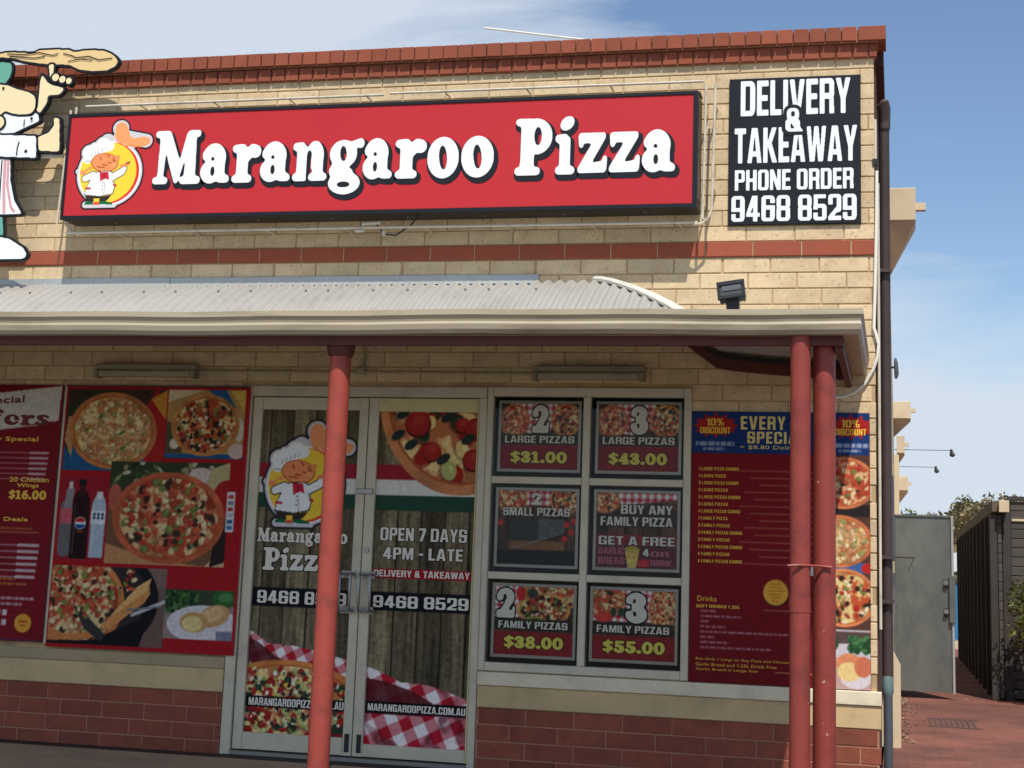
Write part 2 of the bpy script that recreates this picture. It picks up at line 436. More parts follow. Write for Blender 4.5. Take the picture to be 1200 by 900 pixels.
class Canvas:
    """a print on the plane y = const: colours painted in metres, x0..x1 by z0..z1"""
    def __init__(s, x0, x1, z0, z1, bg=(128, 128, 128), ppm=210):
        s.x0, s.x1, s.z0, s.z1 = x0, x1, z0, z1
        s.nx = int((x1 - x0) * ppm) + 2; s.nz = int((z1 - z0) * ppm) + 2
        s.xs = np.linspace(x0, x1, s.nx); s.zs = np.linspace(z0, z1, s.nz)
        s.X, s.Z = np.meshgrid(s.xs, s.zs); s.px = (x1 - x0) / (s.nx - 1); s.ppm = 1 / s.px
        s.C = np.zeros((s.nz, s.nx, 3)); s.C[:] = bg
        s.clip = None

    def put(s, a, col):
        if s.clip is not None: a = a * s.clip
        s.C += (np.asarray(col, float) - s.C) * a[..., None]

    def rect(s, x0, x1, z0, z1, col, al=1.0):
        a = np.clip((np.minimum(s.X - x0, x1 - s.X)) / s.px + .5, 0, 1) * np.clip((np.minimum(s.Z - z0, z1 - s.Z)) / s.px + .5, 0, 1)
        s.put(a * al, col)

    def ellm(s, cx, cz, rx, rz, rot=0.0, soft=1.0):
        c, q = math.cos(rot), math.sin(rot)
        u = ((s.X - cx) * c + (s.Z - cz) * q) / rx; v = (-(s.X - cx) * q + (s.Z - cz) * c) / rz
        d = np.sqrt(u * u + v * v)
        return np.clip((1 - d) * min(rx, rz) / (s.px * soft) + .5, 0, 1)

    def words(s, x0, x1, z0, z1, col, al=.8, seed=1):
        r = random.Random(seed); x = x0
        while x < x1:
            w = r.uniform(.012, .05); s.rect(x, min(x + w, x1), z0, z1, col, al); s.rect(x, min(x + w, x1), z0 - .003, z0 + .001, col, al * .4); x += w + .007

    def ell(s, cx, cz, rx, rz, col, rot=0.0, al=1.0, soft=1.0):
        s.put(s.ellm(cx, cz, rx, rz, rot, soft) * al, col)

    def polym(s, pts):
        a = np.zeros(s.X.shape, bool); n = len(pts)
        for i in range(n):
            (xa, za), (xb, zb) = pts[i], pts[(i + 1) % n]
            if za == zb: continue
            cnd = (s.Z < za) != (s.Z < zb)
            a ^= cnd & (s.X < xa + (s.Z - za) * (xb - xa) / (zb - za))
        return a.astype(float)

    def poly(s, pts, col, al=1.0): s.put(s.polym(pts) * al, col)

    def cap(s, xa, za, xb, zb, r, col, al=1.0):
        dx, dz = xb - xa, zb - za
        t = np.clip(((s.X - xa) * dx + (s.Z - za) * dz) / (dx * dx + dz * dz + 1e-9), 0, 1)
        d = np.hypot(s.X - xa - t * dx, s.Z - za - t * dz)
        s.put(np.clip((r - d) / s.px + .5, 0, 1) * al, col)

    def noise(s, cell, seed, octv=3, stretch=(1, 1)):
        return vnoise(s.nz, s.nx, cell * s.ppm, seed, octv, stretch)

    def grain(s, amt, seed=1, cell=0.012):
        s.C *= (1 + (s.noise(cell, seed, 2) - .5) * amt)[..., None]

    def wood(s, x0, x1, z0, z1, seed=3, a=(112, 102, 82), b=(62, 54, 44), plank=0.16):
        g = .45 * s.noise(0.035, seed, 3, (0.5, 9)) + .35 * s.noise(0.09, seed + 40, 3, (0.7, 5)) + .2 * s.noise(.02, seed + 80, 2)
        g = np.clip((g - .34) / .32, 0, 1)
        cols = np.array(b) + (np.array(a, float) - b) * g[..., None]
        k = np.floor((s.X - x0) / plank + seed * .37); t = 0.72 + 0.5 * ((k * 0.618) % 1)
        cols = cols * t[..., None]
        fr = ((s.X - x0) / plank + seed * .37) % 1
        cols = cols * np.where(fr < .05, .25, np.where(fr < .10, .75, 1.0))[..., None]
        m_ = np.clip((np.minimum(s.X - x0, x1 - s.X)) / s.px + .5, 0, 1) * np.clip((np.minimum(s.Z - z0, z1 - s.Z)) / s.px + .5, 0, 1)
        s.put(m_, cols)

    def gingham(s, mask, ang=0.0, step=0.06, red=(176, 30, 44)):
        c, q = math.cos(ang), math.sin(ang)
        u = (s.X * c + s.Z * q) / step; v = (-s.X * q + s.Z * c) / step
        a = (np.floor(u) % 2) * .5 + (np.floor(v) % 2) * .5
        cols = np.array((235, 225, 220.)) + (np.array(red, float) - (235, 225, 220)) * a[..., None]
        s.put(mask, cols)

    def pizza(s, cx, cz, rx, rz, seed=1, kind='olive', n=60, rot=0.0, crust=(206, 146, 84), size=1.0):
        r = random.Random(seed)
        s.put(s.ellm(cx, cz, rx, rz, rot), (np.array(crust) * (0.78 + .44 * s.noise(rx * .3, seed, 3))[..., None]))
        s.ell(cx, cz, rx * .9, rz * .9, (170, 84, 44), rot)
        inn = s.ellm(cx, cz, rx * .875, rz * .875, rot)
        a = s.noise(rx * .16, seed + 5, 3); b = s.noise(rx * .3, seed + 9, 2)
        base = {'olive': ((232, 206, 140), (190, 84, 48)), 'tomato': ((230, 196, 140), (190, 78, 52)),
                'pale': ((236, 212, 150), (206, 140, 80)), 'big': ((236, 206, 142), (188, 112, 72))}[kind]
        f = np.clip((a - .42) / .2, 0, 1)[..., None]
        s.put(inn, np.array(base[1], float) + (np.array(base[0], float) - base[1]) * f)
        s.put(inn * np.clip((b - .6) * 5, 0, 1) * .6, (120, 46, 30))
        pal = {'olive': [(34, 30, 28), (34, 30, 28), (176, 40, 30), (120, 130, 60), (236, 220, 180), (150, 60, 50)],
               'tomato': [(186, 60, 44), (200, 90, 60), (120, 130, 70), (60, 44, 36), (232, 206, 156), (226, 190, 140), (170, 70, 50)],
               'pale': [(206, 140, 100), (236, 220, 176), (200, 158, 104), (150, 150, 90), (220, 176, 140), (190, 120, 84)],
               'big': [(150, 30, 28), (160, 36, 30), (40, 62, 46), (176, 178, 110), (226, 200, 130)]}[kind]
        sv = s.clip; s.clip = inn if sv is None else inn * sv
        for i in range(n):
            t, q = r.random() * 2 * PI, math.sqrt(r.random()) * .84
            x, z = cx + rx * q * math.cos(t), cz + rz * q * math.sin(t)
            w = rx * (.05 + .05 * r.random()) * size
            col = pal[r.randrange(len(pal))]
            ro = r.random() * PI; asp = .45 + .5 * r.random()
            s.ell(x - w * .15, z - w * .25, w * 1.1, w * asp * 1.15, tuple(c * .55 for c in col), ro, .5)
            s.ell(x, z, w, w * asp, col, ro)
            if sum(col) < 110:
                s.ell(x, z, w * .42, w * asp * .42, (120, 84, 50), ro, .5)
            else:
                s.ell(x + w * .2, z + w * .15, w * .4, w * asp * .3, tuple(min(255, c * 1.25 + 12) for c in col), ro, .45)
        s.clip = sv

    def window(s, x0, x1, z0, z1):
        s.clip = ((s.X >= x0) & (s.X <= x1) & (s.Z >= z0) & (s.Z <= z1)).astype(float)

    def build(s, name, parent, y, mask=None, tone=1.08, **props):
        s.C = .5 * s.C + .125 * (np.roll(s.C, 1, 0) + np.roll(s.C, -1, 0) + np.roll(s.C, 1, 1) + np.roll(s.C, -1, 1)) if mask is None else s.C
        g_ = s.C.mean(-1, keepdims=True); s.C = (g_ + (s.C - g_) * 1.0) * tone
        cols = np.clip(s.C, 0, 255) / 255
        cl = np.where(cols <= 0.04045, cols / 12.92, ((cols + .055) / 1.055) ** 2.4)
        nx, nz_ = s.nx, s.nz
        c = Vector(((s.x0 + s.x1) / 2, y, (s.z0 + s.z1) / 2))
        co = np.stack([s.X - c.x, np.zeros_like(s.X), s.Z - c.z], -1).reshape(-1, 3)
        i = np.arange(nz_ * nx).reshape(nz_, nx)
        q = np.stack([i[:-1, :-1], i[:-1, 1:], i[1:, 1:], i[1:, :-1]], -1)
        if mask is not None: q = q[mask[:-1, :-1] & mask[1:, 1:]]
        q = q.reshape(-1, 4)
        if mask is not None:
            used = np.unique(q); rem = -np.ones(len(co), int); rem[used] = np.arange(len(used))
            q = rem[q]; co = co[used]; cl = cl.reshape(-1, 3)[used]
        me = bpy.data.meshes.new(name)
        me.vertices.add(len(co)); me.vertices.foreach_set('co', co.astype(np.float32).ravel())
        me.loops.add(q.size); me.loops.foreach_set('vertex_index', q.astype(np.int32).ravel())
        me.polygons.add(len(q)); me.polygons.foreach_set('loop_start', np.arange(0, q.size, 4, dtype=np.int32))
        me.polygons.foreach_set('loop_total', np.full(len(q), 4, np.int32))
        at = me.color_attributes.new('Col', 'FLOAT_COLOR', 'POINT')
        d = np.ones((len(co), 4), np.float32); d[:, :3] = cl.reshape(-1, 3)
        at.data.foreach_set('color', d.ravel())
        me.materials.append(M['print']); me.update(calc_edges=True)
        return link(name, me, c, parent, **props)


# ---------------------------------------------------- text and glyph outlines
def text_mesh(s, bold=0.0, spacing=1.0):
    cu = bpy.data.curves.new('t', 'FONT'); cu.body = s; cu.offset = bold; cu.resolution_u = 2
    cu.space_character = spacing
    o = bpy.data.objects.new('t', cu)
    me = bpy.data.meshes.new_from_object(o)
    v = np.array([tuple(q.co) for q in me.vertices]); f = [tuple(p.vertices) for p in me.polygons]
    bpy.data.objects.remove(o); bpy.data.curves.remove(cu); bpy.data.meshes.remove(me)
    return v, f


def lettering(s, x0, x1, z0, z1, y, m_, parent, bold=0.02, name='lettering', slope=0.0, spacing=1.0):
    """a line of print: glyphs scaled to the box, stroke weight added evenly after scaling, outline traced"""
    H = z1 - z0
    v, f = text_mesh(s, 0.0, spacing)
    lo, hi = v.min(0), v.max(0)
    w = bold * 1.7 * min(H, 1.1 * (x1 - x0) / len(s))
    if H < .022 or bold == 0.0:
        X = x0 + (v[:, 0] - lo[0]) / (hi[0] - lo[0]) * (x1 - x0)
        Z = z0 + (v[:, 1] - lo[1]) / (hi[1] - lo[1]) * H + slope * (X - x0)
        b = MB(); b.add(np.stack([X, np.full_like(X, y), Z], -1), f)
        return b.build(name, m_, parent)
    lp = trace_text(v, f, lo, hi, x0 + w, x1 - w, z0 + w, z1 - w, w, H / 34)
    lp = [[(p[0], p[1] + slope * (p[0] - x0)) for p in q] for q in lp]
    v, f = fill_loops(lp, y, y + .0004, 2)
    return MB().add(v, f).build(name, m_, parent)


def trace_text(v, f, lo, hi, x0, x1, z0, z1, w, h):
    X = x0 + (v[:, 0] - lo[0]) / (hi[0] - lo[0]) * (x1 - x0)
    Z = z0 + (v[:, 1] - lo[1]) / (hi[1] - lo[1]) * (z1 - z0)
    gx0, gz0 = x0 - w - 5 * h, z0 - w - 5 * h
    nx_, nz_ = int((x1 + w + 5 * h - gx0) / h) + 1, int((z1 + w + 5 * h - gz0) / h) + 1
    F = np.zeros((nz_, nx_))
    for q in f:
        px, pz = X[list(q)], Z[list(q)]
        i0, i1 = int((pz.min() - gz0) / h), int((pz.max() - gz0) / h) + 2
        j0, j1 = int((px.min() - gx0) / h), int((px.max() - gx0) / h) + 2
        GXX, GZZ = np.meshgrid(gx0 + h * np.arange(j0, j1), gz0 + h * np.arange(i0, i1))
        a = np.zeros(GXX.shape, bool); n = len(q)
        for k in range(n):
            xa, za, xb, zb = px[k], pz[k], px[(k + 1) % n], pz[(k + 1) % n]
            if za == zb: continue
            a ^= ((GZZ < za) != (GZZ < zb)) & (GXX < xa + (GZZ - za) * (xb - xa) / (zb - za))
        F[i0:i1, j0:j1] = np.maximum(F[i0:i1, j0:j1], a)
    r = w / h; D = F.copy(); k = int(math.ceil(r))
    for dz in range(-k, k + 1):
        for dx in range(-k, k + 1):
            if max(abs(dx), abs(dz)) <= r:
                D = np.maximum(D, np.roll(np.roll(F, dz, 0), dx, 1))
    return marching(blur(D, .8), .5, gx0, gz0, h)


def marching(F, iso, x0, z0, h):
    """closed contours of F>iso on a grid"""
    nz_, nx_ = F.shape; segs = {}
    I = F > iso

    def pt(a, b):
        (i, j), (k, l_) = a, b
        t = (iso - F[i, j]) / (F[k, l_] - F[i, j])
        return (x0 + h * (j + t * (l_ - j)), z0 + h * (i + t * (k - i)))
    tbl = {1: [(3, 0)], 2: [(0, 1)], 3: [(3, 1)], 4: [(1, 2)], 5: [(3, 2), (1, 0)], 6: [(0, 2)], 7: [(3, 2)],
           8: [(2, 3)], 9: [(2, 0)], 10: [(0, 3), (2, 1)], 11: [(2, 1)], 12: [(1, 3)], 13: [(1, 0)], 14: [(0, 3)]}
    code = I[:-1, :-1] * 1 + I[:-1, 1:] * 2 + I[1:, 1:] * 4 + I[1:, :-1] * 8
    P = {}
    for i, j in zip(*np.nonzero((code > 0) & (code < 15))):
        ed = {0: ((i, j), (i, j + 1)), 1: ((i, j + 1), (i + 1, j + 1)), 2: ((i + 1, j), (i + 1, j + 1)), 3: ((i, j), (i + 1, j))}
        for a, b in tbl[int(code[i, j])]:
            segs[ed[a]] = ed[b]
            for e in (a, b):
                if ed[e] not in P: P[ed[e]] = pt(*ed[e])
    loops = []
    while segs:
        k0 = next(iter(segs)); k = k0; lp = []
        while k in segs:
            nk = segs.pop(k); lp.append(P[k]); k = nk
        if len(lp) > 5: loops.append(lp)
    return loops


def blur(F, r):
    k = np.exp(-np.arange(-int(3 * r) - 1, int(3 * r) + 2) ** 2 / (2 * r * r)); k /= k.sum()
    F = np.apply_along_axis(lambda a: np.convolve(a, k, 'same'), 0, F)
    return np.apply_along_axis(lambda a: np.convolve(a, k, 'same'), 1, F)


def fill_loops(loops, y0, y1, step=1):
    """plate between y0 (front) and y1 from contour loops (holes included)"""
    cu = bpy.data.curves.new('c', 'CURVE'); cu.dimensions = '2D'; cu.fill_mode = 'BOTH'
    cu.extrude = (y1 - y0) / 2
    for lp in loops:
        lp = lp[::step] if len(lp) > 3 * step else lp
        sp = cu.splines.new('POLY'); sp.points.add(len(lp) - 1); sp.use_cyclic_u = True
        for p_, q in zip(sp.points, lp): p_.co = (q[0], q[1], 0, 1)
    o = bpy.data.objects.new('c', cu); me = bpy.data.meshes.new_from_object(o)
    v = [(q.co.x, (y0 + y1) / 2 - q.co.z, q.co.y) for q in me.vertices]
    f = [tuple(p.vertices) for p in me.polygons]
    bpy.data.objects.remove(o); bpy.data.curves.remove(cu); bpy.data.meshes.remove(me)
    return v, f


GH = 0.0125


class Glyph:
    """fat soft serif letters: strokes rasterised, blurred and traced. x-height 1, cap 1.42"""
    def __init__(s, w, z0=-0.55, z1=1.65):
        s.h = GH; s.x0 = -0.2; s.z0 = z0; s.w = w
        xs = np.arange(-0.2, w + 0.25, GH); zs = np.arange(z0, z1, GH)
        s.X, s.Z = np.meshgrid(xs, zs); s.F = np.zeros_like(s.X)

    def _m(s, m_, sub): s.F = np.where(m_, 0.0 if sub else 1.0, s.F); return s

    def e(s, cx, cz, rx, rz, rot=0, sub=False):
        c, q = math.cos(rot), math.sin(rot)
        u = ((s.X - cx) * c + (s.Z - cz) * q) / rx; v = (-(s.X - cx) * q + (s.Z - cz) * c) / rz
        return s._m(u * u + v * v < 1, sub)

    def r(s, x0, x1, z0, z1, sub=False): return s._m((s.X > x0) & (s.X < x1) & (s.Z > z0) & (s.Z < z1), sub)

    def c(s, xa, za, xb, zb, r0, r1=None, sub=False):
        r1 = r0 if r1 is None else r1; dx, dz = xb - xa, zb - za
        t = np.clip(((s.X - xa) * dx + (s.Z - za) * dz) / (dx * dx + dz * dz + 1e-9), 0, 1)
        return s._m(np.hypot(s.X - xa - t * dx, s.Z - za - t * dz) < r0 + (r1 - r0) * t, sub)

    def p(s, pts, sub=False):
        a = np.zeros(s.X.shape, bool); n = len(pts)
        for i in range(n):
            (xa, za), (xb, zb) = pts[i], pts[(i + 1) % n]
            if za == zb: continue
            a ^= ((s.Z < za) != (s.Z < zb)) & (s.X < xa + (s.Z - za) * (xb - xa) / (zb - za))
        return s._m(a, sub)

    def loops(s, iso=0.5, rad=3.2): return marching(blur(s.F, rad), iso, s.x0, s.z0, s.h)


def glyphs():
    G = {}
    g = Glyph(1.0); g.e(.5, .49, .5, .53); g.e(.5, .49, .135, .33, .12, True); G['o'] = g
    g = Glyph(1.0)
    g.e(.46, .66, .42, .38).e(.34, .60, .15, .12, 0, True).r(-.1, .30, .40, .62, True)
    g.r(.50, .86, .08, .70).e(.20, .73, .17, .15).e(.34, .28, .36, .30).e(.42, .30, .085, .15, 0, True)
    g.c(.68, .13, .94, .09, .13, .10); G['a'] = g
    g = Glyph(.95)
    g.r(.14, .52, .1, .9).c(.09, .08, .58, .08, .095).c(.08, .88, .34, .90, .10).c(.5, .66, .66, .86, .11, .14).e(.76, .80, .19, .17)
    G['r'] = g
    g = Glyph(1.2)
    g.r(.14, .50, .1, .9).c(.09, .08, .55, .08, .095).c(.08, .88, .32, .90, .10)
    g.e(.80, .64, .32, .38).r(.50, .68, .0, .70, True).e(.60, .66, .09, .14, 0, True).r(.74, 1.11, .1, .68).c(.69, .08, 1.17, .08, .095); G['n'] = g
    g = Glyph(1.05)
    g.e(.44, .66, .42, .36).e(.44, .67, .11, .22, .1, True)
    g.c(.24, .36, .16, .22, .12, .14).c(.16, .2, .60, .14, .14, .16).e(.50, -.10, .49, .29)
    g.e(.48, -.14, .23, .085, 0, True).c(.40, .245, .62, .255, .03, .02, True)
    g.c(.70, .90, .92, .94, .08, .10).e(.97, .93, .11, .13); G['g'] = g
    g = Glyph(1.75)
    g.p([(.17, .05), (.37, .05), (.47, 1.36), (.20, 1.36)]).p([(.18, 1.38), (.58, 1.38), (.96, .62), (.90, .0), (.82, .0)])
    g.p([(.80, .0), (.92, .0), (1.44, 1.36), (1.20, 1.36)]).p([(1.16, .05), (1.58, .05), (1.54, 1.38), (1.22, 1.38)])
    g.p([(.40, .15), (.66, .15), (.47, .85)], True).p([(1.0, .16), (1.13, .16), (1.13, .60)], True)
    g.c(.08, .08, .47, .08, .09).c(1.10, .08, 1.68, .08, .095).c(.10, 1.33, .50, 1.33, .09).c(1.32, 1.33, 1.62, 1.33, .09)
    G['M'] = g
    g = Glyph(1.3)
    g.r(.18, .62, .08, 1.36).c(.10, .08, .74, .08, .095).c(.10, 1.33, .5, 1.33, .09)
    g.e(.68, .96, .52, .455).e(.74, .97, .13, .25, 0, True).r(.1, .2, .3, 1.2, True); g.r(.62, .66, .3, .55, True); G['P'] = g
    g = Glyph(.7)
    g.r(.14, .52, .08, .92).c(.09, .08, .60, .08, .095).c(.08, .88, .34, .90, .10).e(.40, 1.27, .26, .165, .35); G['i'] = g
    g = Glyph(.98)
    g.p([(.10, .76), (.10, 1.0), (.93, 1.0), (.93, .88), (.46, .24), (.93, .30), (.93, .0), (.02, .0), (.02, .12), (.50, .76)])
    g.c(.12, .70, .12, .92, .07, .09).c(.88, .10, .92, .36, .09, .07); G['z'] = g
    return G


def digits(G):
    def N(w=1.0): return Glyph(w, -.25, 1.3)
    G['0'] = N().e(.5, .5, .46, .52).e(.5, .5, .13, .30, 0, True)
    G['1'] = N(.9).r(.30, .64, .05, .96).c(.16, .08, .80, .08, .085).c(.16, .82, .42, .92, .10)
    G['2'] = (N().e(.48, .70, .42, .32).e(.42, .70, .12, .13, 0, True).r(-.1, .46, .34, .60, True).p([(.50, .56), (.88, .66), (.60, .24), (.08, .16), (.06, .04)])
              .r(.06, .92, .0, .25).e(.20, .72, .16, .14).c(.86, .20, .90, .34, .06))
    G['3'] = (N().e(.46, .74, .40, .28).e(.36, .74, .11, .10, 0, True).e(.48, .28, .43, .30).e(.38, .29, .12, .11, 0, True)
              .r(-.1, .30, .38, .64, True).e(.20, .78, .14, .12).e(.20, .25, .16, .14))
    G['4'] = N().r(.48, .82, .02, 1.0).r(.04, .96, .22, .42).p([(.04, .30), (.48, 1.0), (.66, 1.0), (.32, .36)]).c(.38, .07, .92, .07, .075)
    G['5'] = (N().r(.16, .86, .78, 1.0).r(.16, .38, .48, .9).e(.48, .33, .43, .35).e(.37, .33, .12, .13, 0, True).r(-.1, .28, .36, .50, True).e(.19, .25, .16, .14))
    G['6'] = N().e(.48, .34, .43, .36).e(.48, .32, .12, .14, 0, True).c(.18, .42, .34, .78, .16, .15).c(.34, .78, .70, .92, .14, .09)
    G['8'] = N().e(.5, .75, .38, .27).e(.5, .76, .10, .09, 0, True).e(.5, .28, .44, .30).e(.5, .28, .13, .10, 0, True)
    G['.'] = Glyph(.36, -.25, 1.3).e(.18, .14, .17, .15)
    G['$'] = (N().c(.76, .80, .50, .88, .11).c(.5, .88, .26, .74, .12).c(.26, .72, .72, .34, .15).c(.72, .32, .48, .14, .12).c(.48, .13, .22, .22, .11).r(.44, .56, -.1, 1.1))
    g = Glyph(1.0); g.e(.5, .49, .48, .53).e(.52, .66, .14, .18, 0, True).c(.34, .44, 1.1, .40, .045, sub=True).e(.62, .30, .12, .07, 0, True); G['e'] = g
    g = Glyph(.9); g.r(.18, .56, .1, 1.2).c(.09, .08, .66, .08, .09).c(.06, .92, .74, .92, .09).c(.38, 1.2, .66, 1.36, .18).e(.82, 1.24, .15, .14); G['f'] = g
    g = Glyph(.9); g.e(.46, .76, .36, .27).e(.44, .26, .40, .28).e(.54, .74, .10, .07, 0, True).e(.34, .28, .11, .07, 0, True).c(.54, .64, .95, .62, .05, sub=True).c(-.1, .40, .32, .38, .05, sub=True); G['s'] = g
    return G


GLY = digits(glyphs())
GLY = {k: (g.loops(.43), g.loops(.08, 4.0)) for k, g in GLY.items()}


def soft_letter(ch, x0, x1, z0, xh, y, m_, parent, name='letter', which=0, dx=0, dz=0, th=0.003, step=1):
    lp = GLY[ch][0]
    xs = [p[0] for l_ in lp for p in l_]; lo, hi = min(xs), max(xs); k = (x1 - x0) / (hi - lo)
    L = [[(x0 + dx + (p[0] - lo) * k, z0 + dz + p[1] * xh) for p in l_] for l_ in GLY[ch][which]]
    v, f = fill_loops(L, y - th, y, step)
    return MB().add(v, f).build(name, m_, parent)


# ================================================================== SETTING
b = MB(); b.add([(-400, -300, -.13), (400, -300, -.13), (400, 900, -.13), (-400, 900, -.13)], [(0, 1, 2, 3)])
structure('road', b, M['asphalt'])
structure('footpath', MB().box(-9, 5.548, -2.6, 0.0, -.125, 0.0), M['footpath'])
structure('alley_paving', MB().box(5.55, 16, -2.6, 26, -.125, 0.0), M['paving'])
structure('far_ground', MB().box(-9, 60, 26.0, 90, -.125, 0.004), material('gravel_ground', (150, 140, 122), 0.9, var=.1))
structure('footpath_kerb', MB().box(-9, 16, -2.75, -2.604, -.126, 0.012), material('kerb', (160, 156, 148), 0.85, var=.1))

# ================================================================== THE SHOP
shop = thing('pizza_shop', 'cream brick corner shop with red brick band, coping and base', 'building', (2.5, 1.5, 0))
wallb = MB()
YW = 0.006
for x0, x1, z0, z1 in ((-7, 1.445, .0, 4.5), (1.445, 3.128, 2.36, 4.5), (3.128, 4.43, 2.362, 4.5), (3.128, 4.43, 0, .6), (4.43, 5.538, 0, 4.5)):
    wallb.box(x0, x1, YW, .24, z0, z1)
wall = wallb.build('wall', M['mortar'], shop)
MB().box(-7, 5.55, -.0075, .0055, 3.197, 3.283).build('band_mortar', M['mortar'], shop)
MB().box(5.50, 5.536, .245, 3.0, 0, 4.5).build('side_wall', M['brown_wall'], shop)
MB().box(-7, 5.49, .26, 3.0, 4.2, 4.45).build('roof_deck', M['roof'], shop)
MB().box(1.40, 4.45, .25, .30, 0, 2.4).build('room_back', M['dark'], shop)

# bricks share mesh data by length
BR = {}


def brick_mesh(L, H, D, mname):
    k = (round(L, 3), round(H, 3), round(D, 3), mname)
    if k not in BR:
        q = MB().box(-L / 2, L / 2, -D / 2, D / 2, -H / 2, H / 2, ch=.003)
        me = bpy.data.meshes.new('brick'); me.from_pydata(q.v, [], q.f); me.materials.append(M[mname]); BR[k] = me
    return BR[k]


HIDE = [(.30, 4.30, 3.56, 4.12), (4.68, 5.42, 3.05, 3.94), (.2, 1.48, .65, 2.33), (-7, .12, .66, 2.3), (4.46, 5.48, .62, 2.2),
        (1.445, 3.13, -1, 2.36), (3.13, 4.43, .6, 2.36), (-7, 3.3, 2.62, 3.06)]


def hidden(x0, x1, z0, z1):
    return any(a <= x0 + .001 and x1 <= b_ + .001 and c <= z0 + .001 and z1 <= d + .001 for a, b_, c, d in HIDE)


HOLES = [(1.445, 3.13, -1, 2.362), (3.13, 4.43, .5, 2.362)]
stuffb = {}
counts = {}
REGW = []


def lay(zb, hh, x0, x1, off, parent, mname, name, L=.3, y0=0.0, dep=.05, jit=.0010, view=True, j=.008, weeps=()):
    """one course of bricks with real joints"""
    k = math.floor((x0 - off) / L)
    while off + k * L < x1 - .012:
        a, c = max(x0, off + k * L), min(x1, off + (k + 1) * L); k += 1
        segs = [(a, c)]
        for hx0, hx1, hz0, hz1 in HOLES:
            if zb + hh / 2 > hz0 and zb + hh / 2 < hz1 and mname != 'band_brick':
                ns = []
                for p_, q in segs:
                    if q <= hx0 or p_ >= hx1: ns.append((p_, q))
                    else:
                        if p_ < hx0: ns.append((p_, hx0))
                        if q > hx1: ns.append((hx1, q))
                segs = ns
        for a, c in segs:
            l_ = c - a - j
            if l_ < .02: continue
            if any(abs(a - w) < .03 for w in weeps):
                a += .008; l_ -= .008
            dy = random.uniform(-jit, jit); cx, cz = (a + c) / 2, zb + hh / 2
            inview = cx > -.60 and view and not hidden(a, c, zb, zb + hh)
            if inview and counts.get(name, 0) < 300:
                counts[name] = counts.get(name, 0) + 1
                o = link(name, brick_mesh(l_, hh - .008, dep, mname), (cx, y0 + dep / 2 + dy, cz), parent)
            else:
                stuffb.setdefault((parent.name, mname), MB()).box(a + j / 2, c - j / 2, y0 + dy, y0 + dep + dy, zb + .004, zb + hh - .004, ch=.003)


# cream courses
weeps = (-.085, .706, 1.606, 2.506, 3.406, 4.606)
lay(3.09, .10, -7, 5.545, .106, wall, 'cream_brick', 'brick', weeps=weeps)
offs = [.0, .15, .05, .2, .1, .25, .0, .15, .05, .2, .1, .25]
for i in range(12):
    lay(3.29 + .1 * i, .10, -7, 5.545, offs[i] - .045 + (.0 if i % 2 else .0), wall, 'cream_brick', 'brick')
for i in range(1, 25):
    z = 3.09 - .1 * i
    if z < .6: break
    lay(z, .10, -7, 5.545, offs[(i * 5) % 12] + .02, wall, 'cream_brick', 'brick')
# red band, slightly proud
lay(3.19, .10, -7, 5.555, .0, wall, 'band_brick', 'band_brick', y0=-.012, dep=.06)
# mortar behind the band is the wall; parapet: two corbelled header courses
cop = MB().box(-7, 5.55, -.012, .24, 4.452, 4.545).box(-7, 5.57, -.045, .26, 4.5475, 4.63).build('parapet_coping', M['red_mortar'], shop)
lay(4.452, .095, -7, 5.565, .01, cop, 'cap_brick', 'corbel_brick', L=.1, y0=-.028, dep=.06, jit=.002)
lay(4.548, .10, -7, 5.44, .045, cop, 'cap_brick', 'coping_brick', L=.1, y0=-.068, dep=.24, jit=.003)
lay(4.548, .10, 5.445, 5.62, 5.445, cop, 'cap_brick', 'coping_brick', L=.2, y0=-.068, dep=.24, jit=.0)
MB().box(5.545, 5.60, .18, 3.0, 4.46, 4.64, ch=.005).build('side_coping', M['brown_wall'], shop)
MB().box(5.535, 5.552, .05, 3.0, .4, 4.44).build('side_cladding', M['brown_wall'], shop)
# base
base = MB().box(-7, 1.44, -.010, .008, 0, .375).box(3.132, 5.55, -.010, .008, 0, .375).build('plinth', M['red_mortar'], shop)
for i, of in enumerate((.0, .1, .0, .1)):
    lay(.28 - .1 * i, .10, -7, 1.44, -.095 + of, base, 'red_brick', 'plinth_brick', y0=-.014, dep=.018)
    lay(.28 - .1 * i, .10, 3.135, 5.565, 3.443 - .1 * (i % 2) , base, 'red_brick', 'plinth_brick', y0=-.014, dep=.018)
for (pn, mn), q in stuffb.items():
    q.build('brick_courses', M[mn], bpy.data.objects[pn], kind='stuff')
# render bands and sills
MB().box(-7, 1.443, -.018, .006, .381, .525, ch=.004).build('render_band', M['tan_render'], shop)
MB().box(-7, 1.443, -.010, .006, .5265, .60, ch=.004).build('sill', material('old_sill', (176, 158, 122), .9, var=.12, bump=.3, dirt=(120, 104, 78), dirt_amt=.6), shop)
MB().box(3.133, 5.562, -.018, .006, .381, .512, ch=.004).build('render_band', M['tan_render'], shop)
MB().box(3.133, 5.565, -.030, .006, .5135, .594, ch=.004).build('sill', M['white_sill'], shop)

# ---- doors
fr = MB()
fr.box(1.448, 1.518, -.012, .09, .0, 2.36, ch=.004).build('door_frame', M['alu'], shop)
MB().box(1.5195, 3.124, -.012, .09, 2.292, 2.361, ch=.004).build('door_head', M['alu'], shop)
MB().box(3.078, 3.127, -.012, .09, .0, 2.290, ch=.004).build('door_frame', M['alu'], shop)
MB().box(1.519, 3.077, -.02, .09, .0, .03, ch=.004).build('threshold', M['steel'], shop)


